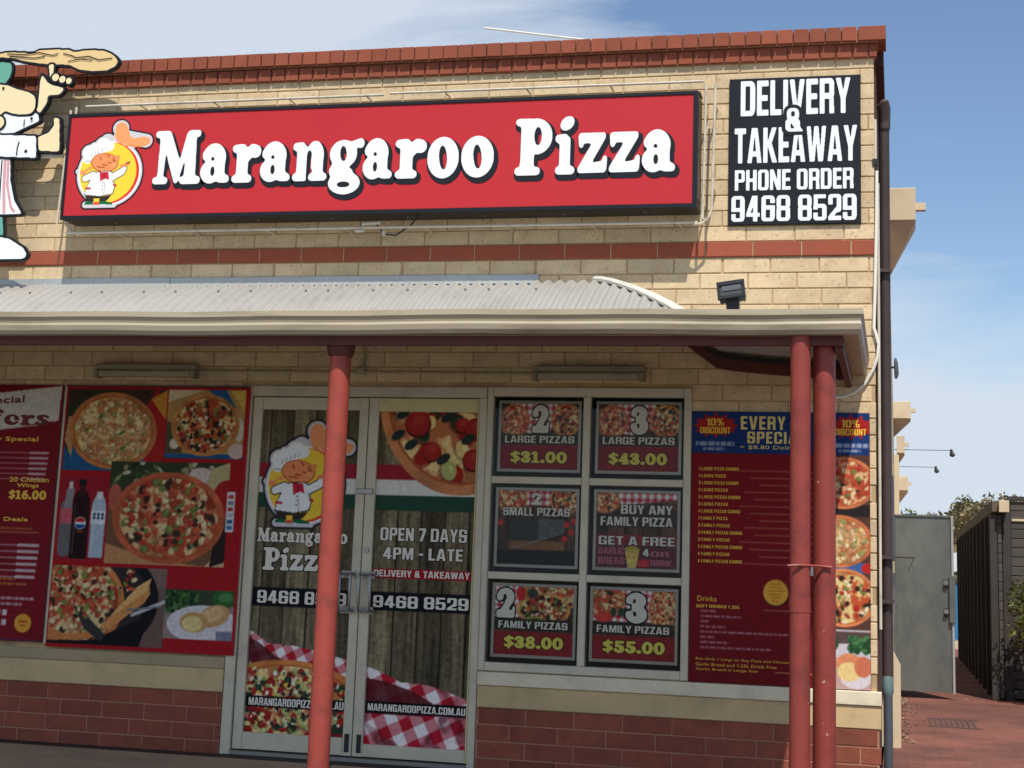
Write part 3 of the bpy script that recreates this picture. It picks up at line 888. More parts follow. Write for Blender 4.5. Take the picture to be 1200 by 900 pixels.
def door(x0, x1, gx0, gx1, gz0, gz1, mat_v, mat_s):
    d = MB().box(x0, x1, .03, .045, .035, 2.288).build('door', M['black'], shop)
    for (a, b_, c, e, mm, nm) in ((x0, gx0, .036, 2.287, mat_v, 'stile'), (gx1, x1, .036, 2.287, mat_s, 'stile'),
                                  (gx0 + .001, gx1 - .001, gz1, 2.286, mat_s if mat_s is M['alu_yellow'] else mat_v, 'top_rail'),
                                  (gx0 + .001, gx1 - .001, .037, gz0, M['alu'], 'bottom_rail')):
        MB().box(a, b_, .005, .029, c, e, ch=.003).build(nm, mm, d)
    return d


dl = door(1.524, 2.326, 1.590, 2.266, .143, 2.205, M['alu'], M['alu'])
dr = door(2.332, 3.074, 2.398, 3.062, .114, 2.20, M['alu'], M['alu_yellow'])


def logo(c, x, z, s):
    """round shop emblem: cook in a tall hat before a yellow oval; drawn on a 585 x 695 unit layout"""
    KX, KZ = .000927 * s, .000873 * s
    Q = lambda a, b_: (x + (a - 95) * KX, z + (790 - b_) * KZ)

    def E(a, b_, rx, ry, col, rot=0):
        q = Q(a, b_); c.ell(q[0], q[1], rx * KX, ry * KZ, col, rot)

    def K(a, b_, a2, b2, r, col):
        q, w = Q(a, b_), Q(a2, b2); c.cap(q[0], q[1], w[0], w[1], r * KX, col)

    def P(pts, col): c.poly([Q(*p) for p in pts], col)
    W, D, S = (236, 240, 240), (34, 32, 38), (196, 194, 198)
    skin, orange, yel, red = (232, 140, 90), (244, 152, 98), (238, 198, 62), (214, 56, 46)
    for g, col in ((26, D), (13, S)):
        E(365, 510, 250 + g, 256 + g, col)
        for a, b_, r in ((430, 150, 52), (445, 215, 56), (520, 262, 46), (635, 258, 40), (190, 340, 52), (235, 315, 48), (300, 285, 60), (345, 290, 42), (180, 400, 38), (150, 500, 22), (330, 250, 46)):
            E(a, b_, r + g, r + g, col)
        K(190, 760, 420, 760, 12 + g, col); K(110, 490, 160, 500, 8 + g, col); K(445, 215, 640, 258, 38 + g, col)
    E(365, 510, 250, 256, W); E(365, 510, 238, 246, red); E(352, 505, 228, 240, yel)
    P([(385, 150), (392, 120), (430, 100), (470, 115), (490, 160), (512, 215), (545, 236), (620, 222), (668, 235), (676, 268), (650, 296), (590, 308), (500, 298), (430, 262), (388, 232)], orange)
    K(400, 250, 470, 292, 4, (226, 110, 44)); K(470, 292, 600, 306, 4, (226, 110, 44))
    for a, b_, r in ((190, 340, 52), (235, 315, 48), (300, 285, 58), (345, 292, 42), (180, 392, 36), (250, 340, 50)): E(a, b_, r, r, W)
    for k in range(5): K(205 + 28 * k, 372 - 12 * k, 210 + 28 * k, 345 - 12 * k, 3, (150, 156, 160))
    K(160, 408, 215, 410, 4, (150, 156, 160))
    E(320, 424, 112, 78, (150, 70, 40), -.12); E(320, 423, 106, 72, skin, -.12)
    E(424, 388, 18, 22, skin); E(205, 468, 16, 16, skin)
    for a, b_, a2, b2 in ((280, 378, 290, 400), (335, 362, 355, 378), (385, 390, 405, 420), (350, 425, 385, 432), (262, 456, 320, 464), (300, 440, 340, 446), (395, 400, 380, 440)):
        K(a, b_, a2, b2, 4, (140, 66, 34))
    E(395, 440, 26, 20, (238, 150, 98))
    body = [(205, 525), (270, 500), (360, 494), (405, 520), (400, 560), (412, 620), (402, 672), (300, 692), (180, 676), (196, 610), (215, 570)]
    for g, col in ((6, D), (0, W)):
        P([(a + (g if a > 300 else -g), b_ + (g if b_ > 600 else -g)) for a, b_ in body], col)
        K(172, 548, 235, 520, 24 + g, col); K(385, 545, 465, 500, 25 + g, col); K(440, 520, 480, 478, 20 + g, col)
    E(150, 500, 26, 18, skin); E(178, 480, 10, 14, skin); E(465, 455, 22, 14, skin); E(500, 436, 24, 16, skin); K(500, 440, 522, 425, 6, (120, 60, 34))
    P([(285, 500), (356, 498), (368, 566), (330, 552), (296, 578)], (192, 40, 58)); K(322, 505, 328, 560, 3, (120, 20, 34))
    K(186, 628, 218, 630, 8, (176, 40, 52)); K(408, 604, 424, 612, 8, (176, 40, 52))
    for b_ in (585, 610, 642): E(318, b_, 5, 5, (60, 60, 64))
    K(332, 580, 334, 684, 2.5, (130, 130, 134)); K(390, 560, 400, 590, 3, (130, 130, 134))
    P([(180, 684), (300, 698), (398, 684), (372, 720), (345, 740), (300, 740), (300, 712), (255, 712), (258, 740), (205, 740)], (52, 44, 42))
    P([(258, 712), (298, 712), (300, 762), (254, 762)], (244, 190, 60)); P([(256, 740), (300, 740), (300, 762), (256, 762)], (226, 80, 50))
    P([(182, 758), (190, 735), (250, 735), (256, 760)], (24, 100, 62)); P([(300, 760), (302, 735), (360, 735), (408, 750), (410, 762)], (24, 100, 62))


def block_font():
    """condensed heavy sans capitals and figures on a unit height"""
    def rr(x0, x1, z0, z1, r): return ('q', x0, x1, z0, z1, r)
    O = [('+', rr(0, .56, 0, 1, .16)), ('-', rr(.185, .375, .14, .86, .07))]
    def R_(a, b_, c_, d): return ('r', a, b_, c_, d)
    def Pn(*p): return ('p', p)
    F = {}
    F['O'] = F['0'] = O
    F['D'] = [('+', rr(0, .56, 0, 1, .18)), ('+', R_(0, .25, 0, 1)), ('-', R_(.185, .37, .15, .85))]
    F['E'] = [('+', R_(0, .46, 0, 1)), ('-', R_(.185, 1, .17, .42)), ('-', R_(.185, 1, .58, .83)), ('-', R_(.42, 1, .3, .7))]
    F['F'] = [('+', R_(0, .44, 0, 1)), ('-', R_(.185, 1, -.1, .40)), ('-', R_(.185, 1, .57, .83))]
    F['L'] = [('+', R_(0, .185, 0, 1)), ('+', R_(0, .43, 0, .17))]
    F['I'] = [('+', R_(0, .19, 0, 1))]
    F['T'] = [('+', R_(.15, .335, 0, 1)), ('+', R_(0, .485, .83, 1))]
    F['H'] = [('+', R_(0, .185, 0, 1)), ('+', R_(.375, .56, 0, 1)), ('+', R_(0, .5, .42, .59))]
    F['V'] = [('+', Pn((0, 1), (.19, 1), (.29, .28), (.39, 1), (.58, 1), (.40, 0), (.18, 0)))]
    F['Y'] = [('+', Pn((0, 1), (.19, 1), (.28, .62), (.37, 1), (.56, 1), (.375, .42), (.375, 0), (.185, 0), (.185, .42)))]
    F['A'] = [('+', Pn((0, 0), (.18, 1), (.42, 1), (.60, 0), (.415, 0), (.39, .18), (.21, .18), (.185, 0))), ('-', Pn((.235, .33), (.365, .33), (.30, .80)))]
    F['W'] = [('+', Pn((0, 1), (.17, 1), (.235, .36), (.315, 1), (.485, 1), (.565, .36), (.63, 1), (.80, 1), (.67, 0), (.475, 0), (.40, .56), (.325, 0), (.13, 0)))]
    F['M'] = [('+', Pn((0, 0), (0, 1), (.23, 1), (.36, .40), (.49, 1), (.72, 1), (.72, 0), (.55, 0), (.55, .62), (.43, 0), (.29, 0), (.17, .62), (.17, 0)))]
    F['N'] = [('+', Pn((0, 0), (0, 1), (.19, 1), (.39, .46), (.39, 1), (.56, 1), (.56, 0), (.37, 0), (.17, .54), (.17, 0)))]
    F['K'] = [('+', R_(0, .185, 0, 1)), ('+', Pn((.15, .50), (.37, 1), (.57, 1), (.36, .56), (.59, 0), (.39, 0), (.15, .60)))]
    F['Z'] = [('+', R_(0, .48, .83, 1)), ('+', R_(0, .48, 0, .17)), ('+', Pn((.27, .86), (.48, .86), (.21, .14), (0, .14)))]
    F['P'] = [('+', rr(0, .54, .40, 1, .15)), ('+', R_(0, .185, 0, 1)), ('-', R_(.185, .36, .55, .85))]
    F['R'] = [('+', rr(0, .55, .42, 1, .15)), ('+', R_(0, .185, 0, 1)), ('+', Pn((.36, 0), (.56, 0), (.52, .52), (.34, .52))), ('-', R_(.185, .365, .58, .85)), ('-', R_(.185, .37, -.1, .42))]
    F['B'] = [('+', rr(0, .56, 0, .56, .14)), ('+', rr(0, .55, .44, 1, .14)), ('+', R_(0, .2, 0, 1)), ('-', R_(.185, .365, .15, .42)), ('-', R_(.185, .36, .58, .85))]
    F['C'] = O + [('-', R_(.37, 1, .37, .62))]
    F['G'] = O + [('-', R_(.37, 1, .54, .66)), ('+', R_(.28, .56, .40, .54)), ('+', R_(.375, .56, 0, .5))]
    F['U'] = [('+', rr(0, .56, 0, 1, .16)), ('+', R_(0, .56, .5, 1)), ('-', rr(.185, .375, .15, 1.4, .07)), ('-', R_(.185, .375, .5, 1.1))]
    F['S'] = [('+', rr(0, .56, 0, 1, .15)), ('-', R_(.185, .375, .60, .86)), ('-', R_(.185, .375, .14, .40)), ('-', R_(.37, 1, .60, .68)), ('-', R_(-1, .185, .33, .40))]
    F['1'] = [('+', R_(.12, .31, 0, 1)), ('+', Pn((0, .70), (.14, 1), (.2, 1), (.2, .72)))]
    F['2'] = [('+', rr(0, .54, .30, 1, .15)), ('-', R_(.18, .36, .60, .86)), ('-', R_(-1, .36, .28, .60)), ('+', Pn((.36, .62), (.54, .62), (.54, .52), (.24, .17), (.54, .17), (.54, 0), (0, 0), (0, .14), (.36, .54)))]
    F['3'] = [('+', rr(0, .55, 0, .58, .15)), ('+', rr(0, .54, .44, 1, .15)), ('-', R_(-1, .365, .60, .69)), ('-', R_(-1, .18, .31, .68)), ('-', R_(.18, .365, .58, .86)), ('-', R_(.18, .365, .14, .43))]
    F['4'] = [('+', R_(.29, .47, 0, 1)), ('+', R_(0, .57, .18, .34)), ('+', Pn((0, .30), (.25, 1), (.47, 1), (.40, .90), (.17, .30)))]
    F['5'] = [('+', R_(.02, .52, .84, 1)), ('+', R_(.02, .19, .45, 1)), ('+', rr(0, .55, 0, .64, .15)), ('-', R_(.185, .365, .14, .49)), ('-', R_(-1, .19, .31, .42))]
    F['6'] = [('+', rr(0, .56, 0, 1, .16)), ('-', R_(.185, .375, .14, .46)), ('-', R_(.185, .375, .61, .86)), ('-', R_(.37, 1, .61, .70))]
    F['7'] = [('+', R_(0, .50, .83, 1)), ('+', Pn((.30, .86), (.50, .86), (.50, .80), (.28, 0), (.08, 0)))]
    F['8'] = [('+', rr(0, .57, 0, .58, .16)), ('+', rr(.01, .56, .44, 1, .16)), ('-', R_(.19, .38, .14, .42)), ('-', R_(.19, .38, .59, .86))]
    F['9'] = [('+', rr(0, .56, 0, 1, .16)), ('-', R_(.185, .375, .54, .86)), ('-', R_(.185, .375, .14, .39)), ('-', R_(-1, .185, .30, .39))]
    F['&'] = [('+', rr(.06, .48, .46, 1, .18)), ('+', rr(0, .52, 0, .58, .2)), ('-', rr(.20, .34, .64, .86, .06)), ('-', rr(.18, .34, .14, .42, .06)), ('+', Pn((.12, .52), (.30, .60), (.64, 0), (.42, 0)))]
    F['-'] = [('+', R_(0, .30, .38, .55))]
    F['.'] = [('+', R_(0, .17, 0, .17))]
    F['%'] = [('+', rr(0, .34, .5, 1, .12)), ('-', R_(.12, .22, .6, .9)), ('+', rr(.40, .74, 0, .5, .12)), ('-', R_(.52, .62, .1, .4)), ('+', Pn((.12, 0), (.26, 0), (.62, 1), (.48, 1)))]
    F['('] = [('+', R_(0, .12, 0, 1))]
    h = .0165; out_ = {}
    for k, ops in F.items():
        xs = np.arange(-.15, .98, h); zs = np.arange(-.15, 1.16, h); X, Z = np.meshgrid(xs, zs); G = np.zeros(X.shape)
        for sgn, op in ops:
            if op[0] == 'r': m_ = (X > op[1]) & (X < op[2]) & (Z > op[3]) & (Z < op[4])
            elif op[0] == 'q':
                _, x0, x1, z0, z1, r = op
                dx = np.maximum(np.maximum(x0 + r - X, X - x1 + r), 0); dz = np.maximum(np.maximum(z0 + r - Z, Z - z1 + r), 0)
                m_ = np.hypot(dx, dz) < r
            else:
                p = op[1]; m_ = np.zeros(X.shape, bool)
                for i in range(len(p)):
                    (xa, za), (xb, zb) = p[i], p[(i + 1) % len(p)]
                    if za == zb: continue
                    m_ ^= ((Z < za) != (Z < zb)) & (X < xa + (Z - za) * (xb - xa) / (zb - za))
            G = np.where(m_, 1. if sgn == '+' else 0., G)
        L = marching(blur(G, .9), .5, xs[0], zs[0], h); L2 = marching(blur(G, 3.0), .12, xs[0], zs[0], h)
        out_[k] = (L, L2, max(q[0] for l_ in L for q in l_))
    return out_


BLK = block_font()


def block_loops(s, x0, x1, z0, z1, which=0, gap=.075):
    """list of (letter, loops) filling the box"""
    pos, x = [], 0.0
    for ch in s:
        if ch == ' ': x += .26; continue
        pos.append((ch, x)); x += BLK[ch][2] + gap
    tot = x - gap; kx, kz = (x1 - x0) / tot, (z1 - z0)
    return [(ch, [[(x0 + (px + p[0]) * kx, z0 + p[1] * kz) for p in q] for q in BLK[ch][which]]) for ch, px in pos]


def block(s, x0, x1, z0, z1, y, m_, parent, name='lettering', which=0, gap=.075, separate=False):
    if separate:
        for ch, lp in block_loops(s, x0, x1, z0, z1, which, gap):
            v, f = fill_loops(lp, y, y + .0005); MB().add(v, f).build('letter', m_, parent)
        return
    b = MB()
    for k, (ch, lp) in enumerate(block_loops(s, x0, x1, z0, z1, which, gap)):
        v, f = fill_loops(lp, y + (.00006 * (k % 2)), y + .0004, 2); b.add(v, f)
    return b.build(name, m_, parent)


def small_soft(word, xs, z0, xh, y, m_, parent, out=True):
    """word in soft serif letters filling xs = (x0, x1)"""
    w = {'0': .98, '1': .8, '2': .96, '3': .94, '4': .98, '5': .96, '8': .96, '.': .42, '$': .92, 'e': .98, 'f': .9, 's': .88, 'M': 1.62, 'a': 1.02, 'r': .93, 'n': 1.2, 'g': 1.06, 'o': 1.0, 'P': 1.18, 'i': .62, 'z': .97}
    tot = sum(w[c] for c in word) + .06 * (len(word) - 1); k = (xs[1] - xs[0]) / tot; x = xs[0]
    for ch in word:
        if out: soft_letter(ch, x, x + w[ch] * k, z0, xh, y + .0012, M['dark'], parent, 'letter_outline', 1, th=.0006, step=2)
        soft_letter(ch, x, x + w[ch] * k, z0, xh, y, m_, parent, 'letter', step=2, th=.0006)
        x += (w[ch] + .06) * k


def soft_word(word, x0, x1, z0, z1, y, m_, parent, name='lettering', which=0):
    """one line of soft serif figures filling a box, as one print"""
    w = {'0': .98, '1': .8, '2': .96, '3': .94, '4': .98, '5': .96, '6': .96, '8': .96, '.': .42, '$': .92, 'f': .9, 'e': .98, 'r': .93, 's': .88, 'o': 1.0}
    tot = sum(w[c] for c in word) + .05 * (len(word) - 1); k = (x1 - x0) / tot; x = x0; b = MB()
    for n_, ch in enumerate(word):
        L = GLY[ch][0]; xs = [p[0] for l_ in L for p in l_]; lo, hi = min(xs), max(xs); kk = w[ch] * k / (hi - lo)
        v, f = fill_loops([[(x + (p[0] - lo) * kk, z0 + p[1] * (z1 - z0)) for p in l_] for l_ in GLY[ch][which]], y + .00006 * (n_ % 2), y + .0004, 2)
        b.add(v, f); x += (w[ch] + .05) * k
    return b.build(name, m_, parent)


# left door print
c = Canvas(1.590, 2.266, .143, 2.205, ppm=230)
c.wood(1.5, 2.3, 0, 2.3, 3, (134, 122, 94), (74, 66, 50))
c.rect(1.5, 2.3, 1.762, 1.858, (150, 36, 52)); c.rect(1.5, 2.3, 1.662, 1.762, (214, 212, 204)); c.rect(1.5, 2.3, 1.566, 1.662, (36, 72, 56))
logo(c, 1.622, 1.438, 1.13)
cl = [(1.5, .80), (1.62, .765), (1.72, .70), (1.9, .69), (2.05, .665), (2.3, .61), (2.3, 0), (1.5, 0)]
c.gingham(c.polym(cl), .5, .055)
c.poly([(1.5, .77), (1.66, .70), (1.78, .62), (1.9, .57), (1.5, .50)], (70, 20, 26), .8)
c.pizza(1.86, .30, .56, .30, 21, 'big', 260, 0, (196, 120, 62), .62)
rr_ = random.Random(5)
for k in range(260):
    t = rr_.random(); x_, z_ = 1.60 + .66 * t, .18 + .40 * rr_.random() * (1 - .35 * t)
    col = rr_.choice([(232, 214, 150), (226, 190, 70), (40, 34, 36), (176, 44, 46), (140, 160, 70), (232, 226, 200), (200, 120, 100), (60, 50, 44)])
    c.ell(x_, z_, .006 + .012 * rr_.random(), .005 + .009 * rr_.random(), col, rr_.random() * 3)
c.rect(1.5, 2.3, .30, .368, (14, 13, 16)); c.rect(1.5, 2.3, .932, 1.052, (18, 18, 26))
c.grain(.14, 4, .01)
c.build('door_print', dl, .0285)
block('9468 8529', 1.625, 2.235, .952, 1.033, .027, M['white_ink'], dl)
block('MARANGAROOPIZZA.COM.AU', 1.612, 2.255, .310, .358, .027, M['white_ink'], dl)
small_soft('Marangaroo', (1.60, 2.222), 1.345, .062, .027, M['white_ink'], dl)
small_soft('Pizza', (1.65, 2.135), 1.165, .10, .027, M['white_ink'], dl)
# right door print
c = Canvas(2.398, 3.062, .114, 2.20, ppm=230)
c.wood(2.38, 3.1, 0, 2.3, 8, (130, 118, 90), (72, 64, 48))
c.rect(2.3, 3.1, 1.762, 1.858, (150, 36, 52)); c.rect(2.3, 3.1, 1.662, 1.762, (214, 212, 204)); c.rect(2.3, 3.1, 1.566, 1.662, (36, 72, 56))
c.window(2.3, 3.1, 1.66, 2.3)
c.pizza(2.95, 2.33, .56, .66, 11, 'big', 70, 0, (192, 126, 84), 1.35)
for x_, z_, r_ in ((2.66, 2.13, .085), (2.76, 1.95, .062), (2.96, 2.12, .05), (3.05, 2.10, .07), (2.86, 2.22, .06), (3.04, 1.90, .07)):
    c.ell(x_, z_ - .008, r_ * 1.05, r_ * 1.02, (80, 22, 20)); c.ell(x_, z_, r_, r_ * .95, (158, 42, 38)); c.ell(x_ + .01, z_ + .015, r_ * .5, r_ * .4, (186, 74, 60), .3, .6, 6)
for x_, z_ in ((2.53, 2.05), (2.62, 1.99), (2.86, 2.17), (2.84, 1.90), (3.0, 2.03), (2.56, 2.19)):
    c.ell(x_, z_, .05, .028, (38, 52, 46), .6)
c.clip = None
cl = [(2.3, .60), (2.398, .585), (2.50, .555), (2.62, .50), (2.80, .49), (2.93, .455), (3.1, .40), (3.1, 0), (2.3, 0)]
c.gingham(c.polym(cl), .45, .075)
c.poly([(2.3, .53), (2.52, .50), (2.70, .45), (2.84, .38), (2.78, .30), (2.3, .30)], (80, 22, 28), .85)
c.put(c.polym(cl) * np.clip((c.noise(.14, 5) - .5) * 5, 0, .65), (90, 24, 30))
c.rect(2.3, 3.1, 1.138, 1.198, (150, 28, 34)); c.rect(2.3, 3.1, .936, 1.052, (18, 18, 26)); c.rect(2.3, 3.1, .306, .376, (14, 13, 16))
c.grain(.14, 6, .01)
c.build('door_print', dr, .0285)
for s, x0, x1, z0, z1, bo in (('OPEN 7 DAYS', 2.442, 3.018, 1.375, 1.458, .02), ('4PM - LATE', 2.466, 2.995, 1.258, 1.333, .02),
                              ('DELIVERY & TAKEAWAY', 2.41, 3.045, 1.148, 1.190, .02), ('9468 8529', 2.415, 3.045, .955, 1.03, .035),
                              ('MARANGAROOPIZZA.COM.AU', 2.415, 3.052, .318, .362, .02)):
    if z0 > 1.2: block(s, x0, x1, z0, z1, .0278, M['dark'], dr, 'letter_outline', 1)
    block(s, x0, x1, z0, z1, .027, M['white_ink'], dr)
# door furniture
for d_, x0, x1 in ((dl, 2.215, 2.285), (dr, 2.345, 2.42)):
    MB().tube([(x0, .004, 1.155), (x0, -.05, 1.16), (x0, -.06, 1.14), (x0, -.06, .95), (x0, -.05, .93), (x0, .004, .925)], .009, 8) \
        .tube([(x1, .004, 1.155), (x1, -.05, 1.16), (x1, -.06, 1.14), (x1, -.06, .95), (x1, -.05, .93), (x1, .004, .925)], .009, 8) \
        .tube([(x0, -.045, 1.157), (x1, -.045, 1.157)], .008, 8).tube([(x0, -.045, .929), (x1, -.045, .929)], .008, 8) \
        .build('handle', M['steel'], d_, smooth=True)
    MB().box(x0 - .01, x1 + .01, -.003, .0045, 1.13, 1.175).box(x0 - .01, x1 + .01, -.003, .0045, .91, .955).build('handle_plate', M['steel'], d_)
MB().box(2.275, 2.385, -.012, .004, 1.665, 1.70, ch=.003).build('latch', M['steel'], dl)
MB().tube([(2.362, .006, 1.31), (2.362, -.006, 1.31)], .018, 12).build('lock_cylinder', M['steel'], dr)
for x_ in (2.295, 2.375): MB().box(x_ - .014, x_ + .014, -.006, .0045, .06, .17, ch=.004).build('floor_bolt', M['black'], dl if x_ < 2.33 else dr)

# ---- window with six panes
win = MB().box(3.128, 4.434, .06, .10, .598, 2.366).build('window', M['dark'], shop)
for a, b_, e, g in ((3.129, 3.168, .60, 2.364), (4.386, 4.433, .60, 2.364)):
    MB().box(a, b_, -.014, .058, e, g, ch=.004).build('window_frame', M['alu'], win)
for e, g in ((2.304, 2.363), (.601, .653)):
    MB().box(3.1695, 4.3845, -.014, .058, e, g, ch=.004).build('window_frame', M['alu'], win)
MB().box(3.752, 3.798, -.013, .057, .654, 2.303, ch=.004).build('mullion', M['alu'], win)
for z_ in (1.753, 1.160):
    for a, b_ in ((3.1695, 3.751), (3.799, 4.3845)):
        MB().box(a, b_, -.012, .056, z_, z_ + .045, ch=.004).build('transom', M['alu'], win)
PANES = [(3.170, 3.750, 1.799, 2.302), (3.800, 4.384, 1.799, 2.302), (3.170, 3.750, 1.206, 1.752), (3.800, 4.384, 1.206, 1.752), (3.170, 3.750, .655, 1.159), (3.800, 4.384, .655, 1.159)]
for a, b_, e, g in PANES:
    MB().box(a, b_, .012, .016, e, g).build('pane', M['glass'], win)

labels = ['menu board reading 2 large pizzas $31.00 in the top left window pane', 'menu board reading 3 large pizzas $43.00 in the top right window pane',
          'menu board reading 2 small pizzas above a dark tray photo', 'menu board reading buy any family pizza get a free',
          'menu board reading 2 family pizzas $38.00 in the bottom left pane', 'menu board reading 3 family pizzas $55.00 in the bottom right pane']
YB = .026
for i, (a, b_, e, g) in enumerate(PANES):
    x0, x1, z0, z1 = a + .028, b_ - .016, e + .03, g - .022
    if i == 5: x0, x1 = a + .02, b_ - .02
    t = thing('menu_board', labels[i], 'menu board', ((x0 + x1) / 2, .04, z0), 'lit menu boards in the shop window')
    MB().box(x0, x1, .032, .055, z0, z1).build('panel', M['black'], t)
    w = .018
    MB().box(x0, x1, YB - .004, .031, z1 - w, z1).box(x0, x1, YB - .004, .031, z0, z0 + w).box(x0, x0 + w, YB - .0042, .031, z0 + w, z1 - w) \
        .box(x1 - w, x1, YB - .0042, .031, z0 + w, z1 - w).build('frame', M['grey_frame'], t)
    X0, X1, Z0, Z1 = x0 + w, x1 - w, z0 + w, z1 - w
    W, H = X1 - X0, Z1 - Z0
    c = Canvas(X0, X1, Z0, Z1, (60, 44, 38), 230)
    X = lambda f: X0 + W * f
    Z = lambda f: Z0 + H * f
    c.wood(X0 - .1, X1 + .1, Z0 - .1, Z1 + .1, i + 1, (110, 78, 58), (52, 36, 30), .11)
    full = np.ones_like(c.X)

    def T(s, fx0, fx1, fz0, fz1, m_, bo=.03, outl=True):
        if s in '23' or s[0] == '$':
            soft_word(s, X(fx0), X(fx1), Z(fz0), Z(fz1), .0298, M['dark'], t, 'letter_outline', 1)
            soft_word(s, X(fx0), X(fx1), Z(fz0), Z(fz1), .029, m_, t); return
        if outl: block(s, X(fx0), X(fx1), Z(fz0), Z(fz1), .0298, M['dark'], t, 'letter_outline', 1)
        block(s, X(fx0), X(fx1), Z(fz0), Z(fz1), .029, m_, t)
    if i in (0, 1):
        c.gingham(full * ((c.Z > Z(.55)) & (c.X > X(.12)) & (c.X < X(.72)) & (c.Z > Z(.55) + (c.X - X(.4)) ** 2 * 1.5)), 0.0, .022)
        c.pizza(X(.17), Z(.74), .10, .105, 31 + i, 'tomato', 60, 0, (170, 112, 70), 1.2); c.pizza(X(.84), Z(.76), .10, .105, 41 + i, 'olive', 60, 0, (196, 140, 84), 1.2)
        c.rect(X(-.1), X(1.1), Z(.37), Z(.53), (44, 38, 34), .8)
        c.rect(X(-.1), X(1.1), Z(-.1), Z(.37), (128, 26, 38)); c.rect(X(-.1), X(1.1), Z(.355), Z(.37), (150, 40, 50))
        T(str(2 + i), .40, .62, .56, .97, M['white_ink'], .06)
        T('LARGE PIZZAS', .05, .95, .40, .51, M['white_ink'], .03)
        T(('$31.00', '$43.00')[i], .13, .86, .10, .27, M['yellow'], .06)
    elif i == 2:
        c.gingham(full * ((c.Z > Z(.80)) & (c.X > X(.3)) & (c.X < X(.7))), 0.0, .022)
        c.pizza(X(.17), Z(.89), .10, .095, 51, 'tomato', 60, 0, (170, 112, 70), 1.2); c.pizza(X(.86), Z(.89), .10, .09, 52, 'olive', 60, 0, (196, 140, 84), 1.2)
        c.rect(X(-.1), X(1.1), Z(-.1), Z(.20), (22, 20, 22)); c.rect(X(.16), X(.86), Z(.20), Z(.32), (128, 84, 54))
        c.rect(X(.16), X(.52), Z(.33), Z(.62), (48, 54, 56)); c.poly([(X(.52), Z(.62)), (X(.86), Z(.62)), (X(.86), Z(.46)), (X(.52), Z(.34))], (84, 88, 90))
        for fx, fz in ((.03, .56), (.88, .55), (.94, .45), (.86, .36), (.97, .60)): c.ell(X(fx), Z(fz), .019, .019, (190, 44, 44))
        c.cap(X(.2), Z(.22), X(.84), Z(.44), .004, (110, 112, 112))
        T('2', .42, .56, .81, .97, M['white_ink'], .05)
        T('SMALL PIZZAS', .06, .92, .66, .77, M['white_ink'], .03)
    elif i == 3:
        c.gingham(c.polym([(X(.22), Z(1.1)), (X(1.1), Z(1.1)), (X(1.1), Z(.92)), (X(.9), Z(.90)), (X(.3), Z(.84))]), 0.0, .024)
        c.rect(X(-.1), X(1.1), Z(.54), Z(.80), (44, 38, 34), .7); c.rect(X(-.1), X(1.1), Z(-.1), Z(.28), (96, 34, 44), .7)
        c.pizza(X(.10), Z(.88), .095, .075, 61, 'tomato', 60, 0, (170, 112, 70), 1.2)
        c.poly([(X(.36), Z(.25)), (X(.54), Z(.25)), (X(.50), Z(-.02)), (X(.40), Z(-.02))], (206, 178, 96)); c.ell(X(.45), Z(.25), .045, .018, (180, 150, 70))
        c.rect(X(.52), X(.66), Z(.02), Z(.12), (190, 40, 50))
        T('BUY ANY', .30, .94, .72, .84, M['white_ink'], .03); T('FAMILY PIZZA', .05, .94, .56, .68, M['white_ink'], .03)
        c.rect(X(0), X(1.), Z(.30), Z(.44), (150, 30, 44), .8)
        T('GET A FREE', .03, .97, .305, .42, M['white_ink'], .03)
        T('GARLIC', .03, .36, .18, .27, M['pink_ink'], .02, False); T('BREAD', .03, .36, .05, .14, M['pink_ink'], .02, False)
        T('4', .58, .66, .16, .26, M['white_ink'], .04); T('OR', .68, .90, .16, .23, M['pink_ink'], .02, False); T('DRINK', .68, .94, .04, .12, M['pink_ink'], .02, False)
    else:
        c.gingham(full * ((c.Z > Z(.55)) & (c.X < X(.8))), 0.0, .022)
        if i == 4:
            c.pizza(X(.74), Z(.92), .19, .11, 71, 'tomato', 80, 0, (190, 130, 80), 1.0); c.pizza(X(.62), Z(.67), .17, .10, 72, 'olive', 110, 0, (206, 150, 88), .9)
            c.ell(X(.33), Z(.90), .03, .045, (190, 40, 44)); c.ell(X(.48), Z(.90), .035, .03, (60, 60, 54))
        else:
            c.pizza(X(.12), Z(.86), .14, .10, 73, 'tomato', 80, 0, (190, 130, 80), 1.0); c.pizza(X(.88), Z(.74), .10, .15, 74, 'tomato', 90, 0, (180, 110, 70), 1.0)
            for fx in (.25, .34, .40): c.ell(X(fx), Z(.68), .018, .03, (40, 66, 50))
            c.ell(X(.14), Z(.60), .05, .03, (206, 60, 60))
        c.rect(X(-.1), X(1.1), Z(.36), Z(.53), (40, 34, 32), .85)
        c.rect(X(-.1), X(1.1), Z(-.1), Z(.34), (132, 28, 38))
        T('23'[i - 4], (.02, .40)[i - 4], (.26, .66)[i - 4], .54, .96, M['white_ink'], .06)
        T('FAMILY PIZZAS', .05, .93, .385, .49, M['white_ink'], .03)
        T(('$38.00', '$55.00')[i - 4], .13, .88, .10, .27, M['yellow'], .06)
    c.grain(.35, 9 + i, .012)
    c.build('print', t, .0305, tone=1.15)

